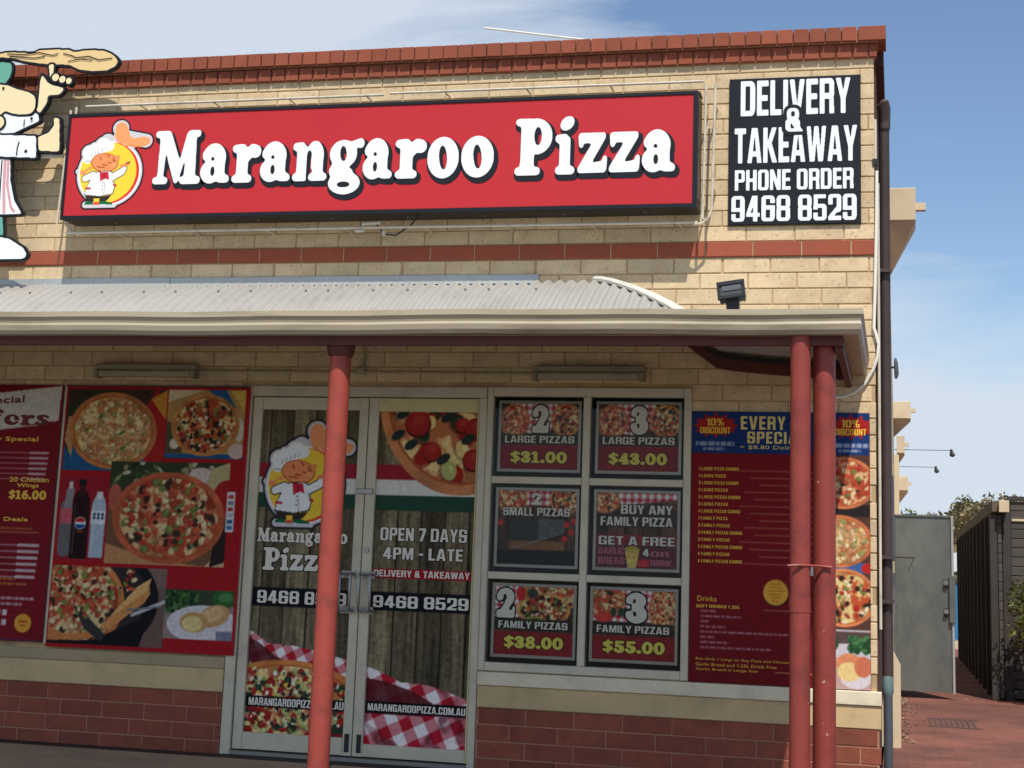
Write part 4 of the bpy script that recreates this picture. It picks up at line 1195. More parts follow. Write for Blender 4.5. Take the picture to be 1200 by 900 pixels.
# ---- downpipe and conduit on the corner
MB().tube([(5.588, .10, 4.16), (5.60, .06, 4.17), (5.605, .09, 4.12), (5.60, .12, 4.0), (5.600, .12, .62)], .033, 10).build('downpipe', M['pipe_dark'], shop, smooth=True)
MB().tube([(5.603, .12, 4.20), (5.606, .10, 4.16), (5.604, .11, 4.02)], [.030, .036, .0345], 10).build('downpipe_head', M['pipe_dark'], shop, smooth=True)
MB().tube([(5.60, .10, .60), (5.60, .10, 0.0)], .028, 10).build('downpipe_shoe', M['pipe_grey'], shop, smooth=True)
MB().tube([(5.60, .10, .57), (5.60, .10, .59), (5.60, .10, .66), (5.60, .10, .68)], [.028, .035, .034, .028], 10).build('pipe_socket', M['verdigris'], shop, smooth=True)
for z_ in (1.36, .98 + .12, 3.1): MB().box(5.555, 5.64, .06, .09, z_, z_ + .022).build('pipe_clip', M['pipe_dark'], shop)
MB().tube([(5.562, .02, 3.65), (5.562, .02, .95)], .0085, 8).build('conduit', M['tube'], shop, smooth=True)
MB().tube([(5.547, .02, 4.06), (5.547, .02, 3.80)], .010, 8).build('conduit', M['tube'], shop, smooth=True)
MB().box(5.53, 5.565, -.012, .02, 3.76, 3.80).build('junction_box', M['black'], shop)

# ================================================================== AWNING
XE, YG = 5.415, -1.66
awn = thing('awning', 'pale corrugated iron awning with cream gutter on red pipe posts', 'awning', (1.5, -.8, 0))
prof = [(0.0, 3.045), (-.10, 3.02), (-.226, 2.965), (-.384, 2.885), (-.566, 2.775), (-.68, 2.69), (-.80, 2.60), (-1.1, 2.57), (-1.62, 2.535)]
py, pz = [p[0] for p in prof][::-1], [p[1] for p in prof][::-1]
zprof = lambda y: float(np.interp(y, py, pz))
rb = MB(); NX, NY = 1500, 22
xs = np.linspace(-7, XE, NX)
ys = [-1.62 * (k / NY) for k in range(NY + 1)]
grid = []
for x_ in xs:
    hipY = -1.62 + (XE - x_) if x_ > XE - 1.62 else 0.0
    grid.append([(x_, y_ if y_ <= hipY else hipY) for y_ in ys])
vv = []
for row in grid:
    for x_, y_ in row:
        vv.append((x_, y_, zprof(y_) + .014 * math.cos(2 * PI * x_ / .0762)))
ff_ = [(i * (NY + 1) + j, (i + 1) * (NY + 1) + j, (i + 1) * (NY + 1) + j + 1, i * (NY + 1) + j + 1) for i in range(NX - 1) for j in range(NY)
       if not (grid[i][j] == grid[i][j + 1] and grid[i + 1][j] == grid[i + 1][j + 1])]
rb.add(vv, ff_)
rb.build('roof_sheet', M['roof'], awn, smooth=True)
# hip end slope, corrugated the other way
rb = MB(); NE = 220
vv = []; ee = np.linspace(-1.62, 0, NE)
for y_ in ee:
    for k in range(NY + 1):
        d = 1.62 * (k / NY); lim = y_ + 1.62
        d2_ = min(d, lim)
        vv.append((XE - d2_, y_, zprof(-1.62 + d2_) + .011 * math.cos(2 * PI * y_ / .0762)))
rb.add(vv, [(i * (NY + 1) + j, i * (NY + 1) + j + 1, (i + 1) * (NY + 1) + j + 1, (i + 1) * (NY + 1) + j) for i in range(NE - 1) for j in range(NY)])
rb.build('roof_sheet', M['roof'], awn, smooth=True)
for k in range(24):
    for yy in (-.30,):
        sx = -.55 + .0762 * round((k * .178 + random.uniform(-.03, .03)) / .0762 * 1.0) * 1.0
        if k % 3 == 1: continue
        MB().tube([(sx, yy, zprof(yy) + .008), (sx, yy - .004, zprof(yy) + .022)], .008, 6).build('screw', M['steel'], awn)
hp = [(XE - 1.62 - y_, y_, zprof(y_) + .018) for y_ in np.linspace(-1.6, 0.0, 24)]
MB().tube(hp, .02, 6).build('hip_cap', M['white_metal'], awn, smooth=True)
MB().tube([(x_ + .045, y_ + .02, z_ - .004) for x_, y_, z_ in hp], .012, 6).build('hip_cap', M['white_metal'], awn, smooth=True)
# wall flashing in lengths
MB().prism_yz([(.0, 3.095), (-.012, 3.095), (-.014, 3.04), (-.09, 3.032), (-.092, 3.018), (.0, 3.03)], -7, .86).build('flashing', M['flash'], awn)
MB().prism_yz([(.0, 3.093), (-.010, 3.093), (-.012, 3.042), (-.085, 3.034), (-.087, 3.02), (.0, 3.03)], .864, 3.435).build('flashing', M['flash'], awn)
# gutter: quad profile along the front and back along the end
gp = [(-1.60, 2.45), (-1.60, 2.565), (-1.605, 2.565), (-1.605, 2.456), (-1.655, 2.456), (-1.668, 2.475), (-1.672, 2.50), (-1.664, 2.515), (-1.668, 2.535), (-1.680, 2.55),
      (-1.680, 2.566), (-1.668, 2.572), (-1.660, 2.566), (-1.662, 2.578), (-1.688, 2.578), (-1.690, 2.548), (-1.678, 2.53), (-1.674, 2.515), (-1.682, 2.50), (-1.676, 2.472), (-1.66, 2.45)]
g = MB(); n = len(gp)
st = [-7 + .12 * k for k in range(102)]
v = []
for x_ in st:
    sag = .0035 * math.sin(x_ * 1.9 + 1) + .002 * math.sin(x_ * 6.1)
    dent = .004 * math.exp(-((x_ - 3.3) / .10) ** 2) + .003 * math.exp(-((x_ - 1.9) / .14) ** 2) + .003 * math.exp(-((x_ - .7) / .2) ** 2)
    v += [(x_, y_ + (dent if y_ < -1.67 else 0), z_ + sag) for y_, z_ in gp]
v += [(XE + (-1.60 - y_), y_, z_) for y_, z_ in gp] + [(XE + (-1.60 - y_), .0, z_) for y_, z_ in gp]
g.add(v, [(k * n + i, k * n + (i + 1) % n, (k + 1) * n + (i + 1) % n, (k + 1) * n + i) for k in range(len(st) + 1) for i in range(n)] + [tuple(range((len(st) + 1) * n, (len(st) + 2) * n))])
g.build('gutter', M['gutter'], awn)
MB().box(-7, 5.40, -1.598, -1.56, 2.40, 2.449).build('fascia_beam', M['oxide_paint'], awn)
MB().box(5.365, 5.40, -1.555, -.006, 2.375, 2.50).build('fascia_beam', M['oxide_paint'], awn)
# soffit lining of the gutter end, seen from below
MB().box(5.401, 5.414, -1.60, -.006, 2.45, 2.50).build('soffit_strip', M['gutter'], awn)
# wall plate following the curve under the hip end
wp = MB(); top = []; bot = []
for x_ in np.linspace(3.9, 5.36, 18):
    z_ = zprof(-1.62 + (XE - x_)) if XE - x_ < 1.62 else 3.04
    top.append((x_, z_ - .03)); bot.append((x_, z_ - .12))
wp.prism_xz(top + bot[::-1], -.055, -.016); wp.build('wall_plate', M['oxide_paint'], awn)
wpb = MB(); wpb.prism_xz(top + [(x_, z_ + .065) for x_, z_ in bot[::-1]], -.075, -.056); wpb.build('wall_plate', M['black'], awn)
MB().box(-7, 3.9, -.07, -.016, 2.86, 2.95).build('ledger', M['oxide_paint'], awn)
for k in range(9): MB().box(-5.6 + k * 1.2, -5.555 + k * 1.2, -1.55, -.08, 2.44, 2.50).build('rafter', M['oxide_paint'], awn) if -5.6 + k * 1.2 < 0.2 else None
MB().tube([(2.665, -1.50, 2.39), (2.665, -1.50, .0)], .059, 20).build('post', M['red_paint'], awn, smooth=True)
MB().tube([(2.665, -1.50, 2.345), (2.665, -1.50, 2.36), (2.665, -1.50, 2.42)], [.062, .072, .082], 20).build('post_cap', M['oxide_paint'], awn, smooth=True)
MB().tube([(5.302, -1.50, 2.44), (5.302, -1.50, .0)], .057, 20).build('post', M['red_paint_dark'], awn, smooth=True)
MB().tube([(5.187, -1.59, 2.46), (5.187, -1.59, .0)], .0515, 20).build('downpipe', M['red_paint_dark'], awn, smooth=True)
MB().tube([(5.187, -1.59, 1.13), (5.187, -1.59, 1.06)], .054, 20).build('pipe_joint', M['red_paint_dark'], awn, smooth=True)
MB().tube([(5.13, -1.655, 1.285), (5.187, -1.655, 1.29), (5.25, -1.60, 1.29), (5.30, -1.568, 1.288), (5.34, -1.56, 1.285)], .008, 6).build('pipe_clamp', M['red_paint_dark'], awn, smooth=True)
MB().tube([(5.243, -1.60, 1.29), (5.243, -1.60, 1.24)], .011, 6).build('clamp_bolt', M['steel'], awn)

# ================================================================== MAIN SIGN
sg = thing('lightbox_sign', 'long red box sign reading Marangaroo Pizza above the awning', 'sign', (2.3, -.12, 3.46))
MB().box(.132, 4.472, -.235, -.02, 3.462, 4.200).build('cabinet', M['black'], sg)
fb = MB()
for a, b_, e, g in ((.130, 4.474, 4.183, 4.204), (.130, 4.474, 3.458, 3.482), (.130, .149, 3.483, 4.182), (4.447, 4.474, 3.483, 4.182)):
    fb.box(a, b_, -.256, -.236, e, g)
fb.build('frame', M['black_gloss'], sg)
MB().box(.150, 4.446, -.25, -.237, 3.484, 4.181).build('face', M['sign_red'], sg)
MB().box(4.4725, 4.476, -.2, -.05, 3.52, 4.15).build('side_panel', material('grime', (92, 84, 70), .6, var=.3, vscale=8, dirt=(30, 28, 26), dirt_amt=.8), sg)
lx = [0.796, 1.142, 1.142, 1.351, 1.367, 1.571, 1.571, 1.783, 1.798, 2.041, 2.055, 2.293, 2.289, 2.49, 2.508, 2.72, 2.728, 2.937, 2.955, 3.17, 3.31, 3.55, 3.572, 3.699, 3.719, 3.907, 3.92, 4.115, 4.128, 4.337]
for i, ch in enumerate('MarangarooPizza'):
    x0, x1 = lx[2 * i], lx[2 * i + 1]
    soft_letter(ch, x0 - .004, x1 + .004, 3.692, .258, -.251, M['black_gloss'], sg, 'letter_shadow', 1, .013, -.022, th=.0015)
    soft_letter(ch, x0, x1, 3.692, .258, -.2535, M['letter_white'], sg, 'letter', th=.0015)
c = Canvas(.16, .80, 3.50, 4.17, (208, 44, 58), 330)
bgc = c.C.copy()
logo(c, .221, 3.532, 1.0)
mk = np.abs(c.C - bgc).sum(-1) > 6
c.build('emblem', sg, -.2515, mk)
for k in range(8): MB().tube([(.5 + k * .52, -.15, 3.458), (.5 + k * .52, -.15, 3.450)], .008, 6).build('screw', M['steel'], sg)

# neon tube surround, standing off the wall
nt = thing('tube_surround', 'thin pale tube frame standing off the wall around the red sign', 'light tubing', (2.3, -.1, 3.36))
YT = -.16
for pts, r_ in (([(.20, YT, 4.284), (2.375, YT, 4.286)], .0085), ([(2.42, YT, 4.294), (4.50, YT, 4.294)], .0085),
                ([(.13, YT, 3.385), (2.24, YT, 3.385), (4.47, YT, 3.382)], .0085),
                ([(.128, YT, 4.28), (.105, YT, 3.50), (.125, YT, 3.44), (.175, YT, 3.39), (.25, YT, 3.372)], .008),
                ([(.085, YT, 4.26), (.095, YT, 4.08)], .008), ([(.075, YT, 3.93), (.055, YT, 3.45)], .008),
                ([(4.513, YT, 4.27), (4.500, YT, 3.40)], .0085), ([(4.572, YT, 4.285), (4.557, YT, 3.47), (4.545, YT, 3.42), (4.50, YT, 3.375), (4.44, YT, 3.37)], .0085),
                ([(2.27, YT, 3.41), (2.40, YT, 3.415)], .011), ([(2.23, YT, 3.362), (2.29, YT, 3.365)], .010), ([(2.42, YT - .02, 3.50), (2.47, YT - .02, 3.505)], .009),
                ([(2.425, YT, 3.36), (2.425, YT, 3.33)], .012)):
    MB().tube(pts, r_, 8).build('tube', M['tube'], nt, smooth=True)
for x_, z_ in [(.12, 4.1), (.11, 3.6), (4.505, 4.1), (4.567, 4.15), (4.50, 3.5), (4.56, 3.6)] + [(.5 + k * .55, 3.385) for k in range(8)] + [(.6 + k * .55, 4.287) for k in range(7)]:
    MB().tube([(x_, YT, z_), (x_, .0, z_)], .006, 6).build('standoff', M['tube'], nt)
MB().tube([(2.37, YT, 3.41), (2.42, YT + .02, 3.345), (2.50, YT + .02, 3.335), (2.60, YT, 3.39), (2.66, YT, 3.46)], .005, 6).build('wire', M['black'], nt, smooth=True)
MB().box(4.44, 4.475, -.15, -.03, 4.215, 4.232).build('bracket', M['black'], nt)

# ================================================================== DELIVERY SIGN
ds = thing('delivery_sign', 'black square sign reading DELIVERY & TAKEAWAY PHONE ORDER 9468 8529', 'sign', (5.05, -.02, 3.39))
MB().box(4.645, 5.46, -.022, .0, 3.392, 4.345, ch=.003).build('panel', M['black_gloss'], ds)


for s_n, a, b_, e, g in (('DELIVERY', 4.716, 5.398, 4.095, 4.328), ('TAKEAWAY', 4.680, 5.438, 3.787, 4.018),
                         ('PHONE ORDER', 4.684, 5.416, 3.611, 3.745), ('9468 8529', 4.664, 5.434, 3.411, 3.578)):
    block(s_n, a, b_, e, g, -.0245, M['letter_white'], ds, separate=True, gap=.06)
block('&', 4.985, 5.118, 3.972, 4.153, -.0252, M['black_gloss'], ds, 'letter', 1)
block('&', 4.997, 5.106, 3.985, 4.140, -.0260, M['letter_white'], ds, 'letter')

# ================================================================== CHEF CUTOUT
ch_ = thing('chef_cutout', 'flat painted cutout of a pizza chef tossing dough at the left edge', 'cutout sign', (-.35, -.15, 3.19))
SH = {
 'dough': [(-1.05, 4.66), (-0.92, 4.69), (-0.782, 4.681), (-0.586, 4.686), (-0.488, 4.684), (-0.43, 4.688), (-0.362, 4.687), (-0.215, 4.675), (-0.169, 4.697), (-0.063, 4.697), (0.062, 4.686), (0.092, 4.671), (0.205, 4.677), (0.319, 4.672), (0.387, 4.646), (0.433, 4.609), (0.445, 4.577), (0.424, 4.547), (0.361, 4.521), (0.258, 4.52), (0.152, 4.536), (0.072, 4.575), (-0.062, 4.584), (-0.159, 4.594), (-0.287, 4.618), (-0.386, 4.645), (-0.485, 4.654), (-0.778, 4.644), (-.95, 4.62)],
 'hat': [(-0.78, 4.70), (-0.599, 4.627), (-0.481, 4.623), (-0.423, 4.619), (-0.385, 4.61), (-0.377, 4.554), (-0.391, 4.5), (-0.425, 4.456), (-0.463, 4.448), (-0.61, 4.454), (-0.80, 4.45), (-.86, 4.55)],
 'head': [(-0.80, 4.45), (-0.464, 4.453), (-0.405, 4.451), (-0.314, 4.415), (-0.235, 4.394), (-0.179, 4.365), (-0.161, 4.32), (-0.165, 4.266), (-0.19, 4.231), (-0.266, 4.225), (-0.344, 4.237), (-0.395, 4.257), (-0.439, 4.222), (-0.595, 4.20), (-0.80, 4.24)],
 'arm': [(-0.137, 4.521), (-0.078, 4.451), (-0.048, 4.436), (0.045, 4.41), (0.043, 4.384), (0.008, 4.358), (-0.069, 4.361), (-0.077, 4.299), (-0.123, 4.229), (-0.149, 4.248), (-0.145, 4.355), (-0.145, 4.454)],
 'finger': [(-0.088, 4.585), (-0.042, 4.585), (-0.040, 4.513), (-0.066, 4.470)],
 'kerchief': [(-0.70, 4.25), (-0.379, 4.247), (-0.265, 4.216), (-0.188, 4.213), (-0.145, 4.257), (-0.122, 4.176), (-0.182, 4.151), (-0.32, 4.093), (-0.72, 4.108)],
 'sleeve': [(-0.80, 4.10), (-0.425, 4.087), (-0.132, 4.069), (-0.116, 3.909), (-0.408, 3.926), (-0.82, 3.934)],
 'hand': [(-0.125, 4.06), (-0.042, 4.092), (-0.009, 4.136), (-0.011, 4.202), (0.034, 4.188), (0.057, 3.948), (-0.106, 3.961)],
 'apron': [(-0.80, 3.927), (-0.407, 3.917), (-0.32, 3.906), (-0.304, 3.755), (-0.261, 3.613), (-0.19, 3.515), (-0.80, 3.508)],
 'leg': [(-0.481, 3.502), (-0.341, 3.501), (-0.321, 3.369), (-0.347, 3.343), (-0.484, 3.345)],
 'shoe': [(-0.484, 3.354), (-0.349, 3.356), (-0.271, 3.342), (-0.161, 3.28), (-0.124, 3.236), (-0.134, 3.202), (-0.171, 3.194), (-0.487, 3.193)]}


def circ(cx, cz, r, n_=14): return [(cx + r * math.cos(2 * PI * k / n_), cz + r * math.sin(2 * PI * k / n_)) for k in range(n_)]


SH['ear'] = circ(-.44, 4.175, .05)
SH['knuckle'] = circ(-.022, 4.487, .031); SH['knuckle1'] = circ(.033, 4.470, .029); SH['knuckle2'] = circ(.082, 4.457, .026)
h_ = .006
gx = np.arange(-1.12, .52, h_); gz = np.arange(3.12, 4.78, h_); GX, GZ = np.meshgrid(gx, gz)


def pmask(pts):
    a = np.zeros(GX.shape, bool); n_ = len(pts)
    for i in range(n_):
        (xa, za), (xb, zb) = pts[i], pts[(i + 1) % n_]
        if za == zb: continue
        a ^= ((GZ < za) != (GZ < zb)) & (GX < xa + (GZ - za) * (xb - xa) / (zb - za))
    return a.astype(float)


union = np.zeros(GX.shape)
order = [('hat', 'teal', 0, 'hat'), ('leg', 'teal', 0, 'leg'), ('apron', 'letter_white', 1, 'apron'), ('kerchief', 'letter_white', 1, 'collar'), ('arm', 'skin_ink', 2, 'raised_arm'),
         ('head', 'skin_ink', 2, 'head'), ('dough', 'dough', 2, 'dough_disc'), ('finger', 'skin_ink', 3, 'finger'), ('knuckle', 'skin_ink', 4, 'finger'), ('knuckle1', 'skin_ink', 4, 'finger'),
         ('knuckle2', 'skin_ink', 4, 'finger'), ('hand', 'skin_ink', 2, 'hand'), ('sleeve', 'letter_white', 3, 'sleeve'), ('shoe', 'letter_white', 2, 'shoe'), ('ear', 'skin_ink', 3, 'ear')]
for k, mn, lev, nm in order:
    mk = pmask(SH[k]); union = np.maximum(union, mk); bl = blur(mk, 1.3)
    y_ = -.20 - .004 * lev
    v, f = fill_loops(marching(bl, .06, gx[0], gz[0], h_), y_ - .002, y_, 2)
    MB().add(v, f).build('outline', M['black_gloss'], ch_)
    v, f = fill_loops(marching(bl, .62, gx[0], gz[0], h_), y_ - .0035, y_ - .002, 2)
    MB().add(v, f).build(nm, M[mn], ch_)
v, f = fill_loops(marching(blur(union, 1.3), .06, gx[0], gz[0], h_), -.199, -.175, 2)
MB().add(v, f).build('backing_board', M['black'], ch_)
YL = -.2175


def ink(pts, r_, y=YL, m_='dark', nm='drawn_line'):
    for (xa, za), (xb, zb) in zip(pts, pts[1:]):
        dx, dz = xb - xa, zb - za; L = math.hypot(dx, dz) or 1; nx_, nz2 = -dz / L * r_, dx / L * r_
        MB().add([(xa + nx_, y, za + nz2), (xa - nx_, y, za - nz2), (xb - nx_, y, zb - nz2), (xb + nx_, y, zb + nz2)], [(0, 1, 2, 3)]).build(nm, M[m_], ch_)


def dot(x, z, r_, y=YL, m_='dark', nm='button'):
    MB().add([(p[0], y, p[1]) for p in circ(x, z, r_, 10)], [tuple(range(9, -1, -1))]).build(nm, M[m_], ch_)


ink([(-.42, 4.676), (-.29, 4.665), (-.17, 4.675), (-.06, 4.648), (-.02, 4.66)], .004); ink([(-.40, 4.655), (-.20, 4.635), (-.12, 4.645)], .004)
ink([(.02, 4.66), (.09, 4.64), (.12, 4.625), (.22, 4.63), (.30, 4.60), (.40, 4.61)], .004); ink([(.06, 4.60), (.16, 4.612), (.25, 4.60)], .0035)
dot(-.424, 4.424, .010, nm='eye'); dot(-.18, 4.195, .011); dot(-.201, 3.959, .012)
ink([(-.26, 4.03), (-.27, 3.98), (-.27, 3.93)], .005); ink([(-.235, 4.14), (-.235, 4.19)], .004)
ink([(-.42, 3.915), (-.415, 3.51)], .006, -.2085); ink([(-.36, 3.90), (-.35, 3.70), (-.33, 3.52)], .011, -.2085, 'pink'); ink([(-.335, 3.9), (-.325, 3.72), (-.28, 3.56), (-.25, 3.53)], .009, -.2088, 'pink')
ink([(-.385, 3.90), (-.375, 3.6), (-.37, 3.52)], .005, -.2088); ink([(-.47, 3.91), (-.465, 3.51)], .012, -.2085, 'pink')
for x_, z_ in ((-.6, 4.3), (-.2, 4.0), (0.02, 4.05), (-.5, 3.7), (-.4, 3.24), (.2, 4.6)):
    MB().tube([(x_, -.176, z_), (x_, .0, z_)], .012, 6).build('standoff', M['steel'], ch_)
MB().box(-.32, .06, -.17, -.14, 3.925, 3.945).build('bracket', M['white_metal'], ch_)

# ================================================================== POSTERS UNDER THE AWNING
# photo poster beside the door
pp = thing('photo_poster', 'red framed poster of pizza photos and soft drink bottles beside the door', 'poster', (.84, -.02, .615))
MB().box(.168, 1.507, -.03, -.002, .612, 2.345, ch=.003).build('panel', M['red_ink'], pp)
c = Canvas(.172, 1.503, .616, 2.341, (170, 24, 32), 215)
c.window(.185, .915, 1.775, 2.325)
c.rect(0, 2, 1.7, 2.4, (70, 50, 44)); c.rect(0, 2, 1.7, 1.93, (34, 92, 140)); c.poly([(.185, 2.2), (.40, 2.4), (.5, 2.33), (.2, 1.9)], (52, 56, 36))
c.poly([(.78, 1.775), (.92, 1.775), (.92, 2.2), (.84, 2.33), (.76, 2.2)], (176, 36, 36)); c.poly([(.80, 2.26), (.92, 2.325), (.92, 2.12)], (214, 150, 60))
c.poly([(.185, 1.98), (.24, 1.86), (.26, 2.14), (.2, 2.14)], (196, 150, 100))
c.pizza(.535, 2.045, .325, .258, 5, 'pale', 260, -.12, (196, 122, 70), .55)
for x_, z_ in ((.62, 1.93), (.60, 2.03), (.34, 2.05), (.44, 2.14)): c.ell(x_, z_, .022, .012, (86, 120, 50), .6)
c.window(.925, 1.48, 1.87, 2.325)
c.rect(.9, 1.5, 1.8, 2.4, (188, 150, 90)); c.rect(.9, 1.5, 1.8, 1.90, (34, 92, 140)); c.poly([(.925, 1.9), (1.05, 1.9), (1.02, 2.08), (.925, 2.12)], (90, 80, 60))
c.poly([(.925, 2.24), (1.2, 2.33), (.925, 2.33)], (226, 206, 170)); c.poly([(1.2, 2.33), (1.34, 2.33), (1.42, 2.2), (1.3, 2.26)], (40, 96, 150)); c.poly([(1.37, 2.33), (1.5, 2.33), (1.5, 2.15)], (226, 190, 90))
c.ell(.99, 1.965, .035, .035, (226, 214, 190)); c.ell(1.44, 1.92, .06, .05, (220, 190, 180)); c.ell(1.45, 2.06, .03, .08, (216, 206, 190))
c.pizza(1.205, 2.09, .245, .205, 8, 'olive', 150, 0, (206, 140, 78), .72)
c.window(.545, 1.405, 1.165, 1.84)
c.rect(.5, 1.5, 1.1, 1.9, (120, 84, 58)); c.rect(.5, 1.5, 1.60, 1.9, (56, 66, 40))
for k in range(60):
    x_, z_ = rr_.uniform(.55, 1.3), rr_.uniform(1.62, 1.84)
    c.ell(x_, z_, rr_.uniform(.01, .04), rr_.uniform(.008, .02), rr_.choice([(60, 86, 44), (96, 118, 66), (40, 54, 34), (160, 150, 110), (196, 190, 160)]), rr_.random() * 3)
c.ell(1.20, 1.75, .09, .06, (216, 196, 186)); c.poly([(1.22, 1.62), (1.41, 1.62), (1.41, 1.85), (1.27, 1.80)], (196, 180, 130)); c.ell(1.39, 1.60, .10, .13, (170, 34, 36))
c.ell(.59, 1.60, .05, .09, (190, 96, 80)); c.poly([(.545, 1.165), (.545, 1.3), (.9, 1.2), (1.3, 1.165)], (196, 142, 92)); c.poly([(1.26, 1.165), (1.41, 1.165), (1.41, 1.30)], (214, 176, 130))
c.poly([(1.30, 1.165), (1.405, 1.2), (1.405, 1.5), (1.33, 1.4)], (44, 34, 34))
c.pizza(.985, 1.475, .405, .30, 17, 'tomato', 190, -.05, (196, 98, 66), .75)
for k in range(14):
    t_, q_ = rr_.random() * 6.28, rr_.random() ** .5 * .8
    x_, z_ = .985 + .35 * q_ * math.cos(t_), 1.475 + .25 * q_ * math.sin(t_)
    c.ell(x_, z_, .017, .013, (26, 22, 24)); c.ell(x_, z_, .006, .005, (170, 80, 60))
c.window(.185, .540, 1.175, 1.735)
c.rect(.1, .6, 1.1, 1.8, (160, 30, 44)); c.grain(.0)
# bottles
c.cap(.245, 1.25, .245, 1.53, .050, (112, 106, 110)); c.cap(.248, 1.53, .262, 1.64, .028, (150, 144, 146)); c.rect(.200, .286, 1.42, 1.52, (206, 96, 106)); c.rect(.248, .276, 1.65, 1.70, (214, 210, 210))
c.rect(.285, .412, 1.19, 1.545, (34, 16, 18)); c.ell(.348, 1.545, .063, .105, (42, 18, 20)); c.rect(.326, .370, 1.60, 1.68, (70, 30, 28)); c.rect(.300, .310, 1.25, 1.56, (96, 66, 64), .7); c.rect(.388, .394, 1.25, 1.54, (80, 40, 40), .7); c.rect(.322, .372, 1.675, 1.715, (24, 24, 28))
c.ell(.350, 1.425, .042, .042, (226, 226, 230))
sv = c.clip; c.clip = sv * c.ellm(.350, 1.425, .037, .037); c.rect(0, 1, 1.432, 1.5, (200, 36, 44)); c.rect(0, 1, 1.3, 1.415, (30, 70, 150)); c.clip = sv
c.rect(.33, .375, 1.362, 1.376, (150, 60, 60)); c.rect(.30, .312, 1.22, 1.45, (90, 60, 60))
c.rect(.427, .530, 1.20, 1.52, (176, 192, 206)); c.ell(.479, 1.52, .0515, .10, (186, 202, 214)); c.rect(.457, .501, 1.59, 1.635, (230, 234, 238)); c.rect(.425, .532, 1.42, 1.51, (230, 234, 240)); c.rect(.445, .455, 1.23, 1.5, (226, 234, 240), .6)
for k in range(3): c.ell(.450 + k * .03, 1.485, .010, .010, (40, 60, 96)); c.ell(.450 + k * .03, 1.462, .010, .010, (40, 60, 96))
c.window(.178, 1.010, .635, 1.145)
c.rect(0, 1.1, .5, 1.2, (34, 30, 32)); c.rect(.84, 1.02, .5, 1.2, (132, 106, 96)); c.ell(.95, .72, .16, .3, (110, 86, 78), 0, .8, 8)
c.ell(.46, .93, .50, .36, (24, 24, 30)); c.ell(.42, .95, .46, .30, (52, 44, 44))
c.pizza(.30, .88, .42, .34, 19, 'tomato', 200, .2, (200, 120, 66), .6)
c.poly([(.17, .60), (.17, .74), (.30, .70), (.48, .72), (.55, .70), (.40, .655), (.25, .645)], (206, 128, 72)); c.poly([(.17, .60), (.17, .655), (.5, .665), (.9, .84), (.84, .62)], (22, 20, 24))
c.poly([(.56, .76), (.88, 1.06), (.90, .98), (.86, .92), (.70, .80), (.60, .73)], (214, 146, 82)); c.poly([(.60, .80), (.80, 1.02), (.9, 1.08), (.88, 1.0)], (236, 182, 112))
c.poly([(.34, .90), (.46, .82), (.60, .70), (.56, .66), (.44, .74)], (58, 54, 56)); c.cap(.78, .84, 1.0, .93, .012, (190, 190, 194)); c.cap(.74, .87, .98, .90, .006, (120, 120, 122))
for k in range(120):
    x_ = rr_.uniform(.2, .78); z_ = rr_.uniform(.80, 1.13)
    if z_ < .9 + (x_ - .6) * .6: continue
    c.ell(x_, z_, rr_.uniform(.008, .024), rr_.uniform(.006, .016), rr_.choice([(236, 214, 160), (180, 40, 36), (120, 140, 60), (46, 38, 34), (226, 200, 150), (206, 90, 60)]), rr_.random() * 3)
c.window(1.008, 1.49, .70, 1.02)
c.rect(.9, 1.6, .6, 1.1, (150, 130, 122)); c.rect(.9, 1.6, .92, 1.1, (60, 70, 50))
for k in range(160):
    x_, z_ = rr_.uniform(1.01, 1.24), rr_.uniform(.87, 1.0); c.ell(x_, z_, .014, .011, rr_.choice([(34, 66, 34), (58, 98, 50), (24, 46, 28), (80, 120, 66)]))
c.ell(1.42, .965, .08, .06, (52, 104, 50)); c.ell(1.43, .975, .05, .03, (84, 140, 76)); c.ell(1.28, .80, .25, .12, (222, 214, 216)); c.ell(1.36, .855, .11, .068, (206, 158, 104), .3); c.ell(1.35, .865, .085, .045, (226, 186, 130), .3); c.ell(1.22, .81, .10, .065, (204, 156, 100)); c.ell(1.21, .80, .072, .05, (236, 208, 142)); c.rect(1.38, 1.49, .70, .76, (130, 130, 150))
c.clip = None
c.rect(1.395, 1.452, 1.395, 1.655, (226, 226, 226))
for k, cc in enumerate([(80, 120, 180), (60, 100, 170), (190, 190, 196), (180, 60, 60), (130, 130, 136), (200, 70, 70)]): c.rect(1.405, 1.442, 1.41 + k * .04, 1.435 + k * .04, cc)
c.grain(.22, 12, .012)
c.build('print', pp, -.0312, tone=.98)
for a, b_, e, g in ((.168, 1.507, 2.3405, 2.352),):
    MB().box(a, b_, -.036, -.031, e, g).build('frame_edge', M['oxide_paint'], pp)

# special offers poster at the left edge
so = thing('offers_poster', 'maroon special offers price poster cut by the left edge of view', 'poster', (-.6, -.02, .64))
MB().box(-1.20, .142, -.03, -.002, .636, 2.352, ch=.003).build('panel', M['maroon_ink'], so)
c = Canvas(-1.196, .138, .64, 2.348, (134, 22, 34), 200)
c.poly([(-1.2, 2.20), (.13, 2.345), (.125, 2.105), (-.03, 2.09), (-.35, 2.03), (-1.2, 1.92)], (226, 220, 210))
c.cap(-.40, 2.035, -.03, 2.075, .004, (200, 190, 180))
for k in range(6):
    z_ = 1.885 - k * .0355 - .0; c.rect(-1.1, -.05, z_ - .003, z_ + .004, (216, 160, 170), .8); c.rect(-.07, .075 - k * .003, z_ - .007, z_ + .009, (226, 200, 206), .85)
for k in range(6):
    z_ = 1.265 - k * .042; c.rect(-1.1, -.08, z_ - .004, z_ + .004, (216, 190, 196), .8); c.rect(-.10, .062 - k * .003, z_ - .009, z_ + .011, (232, 220, 224), .85)
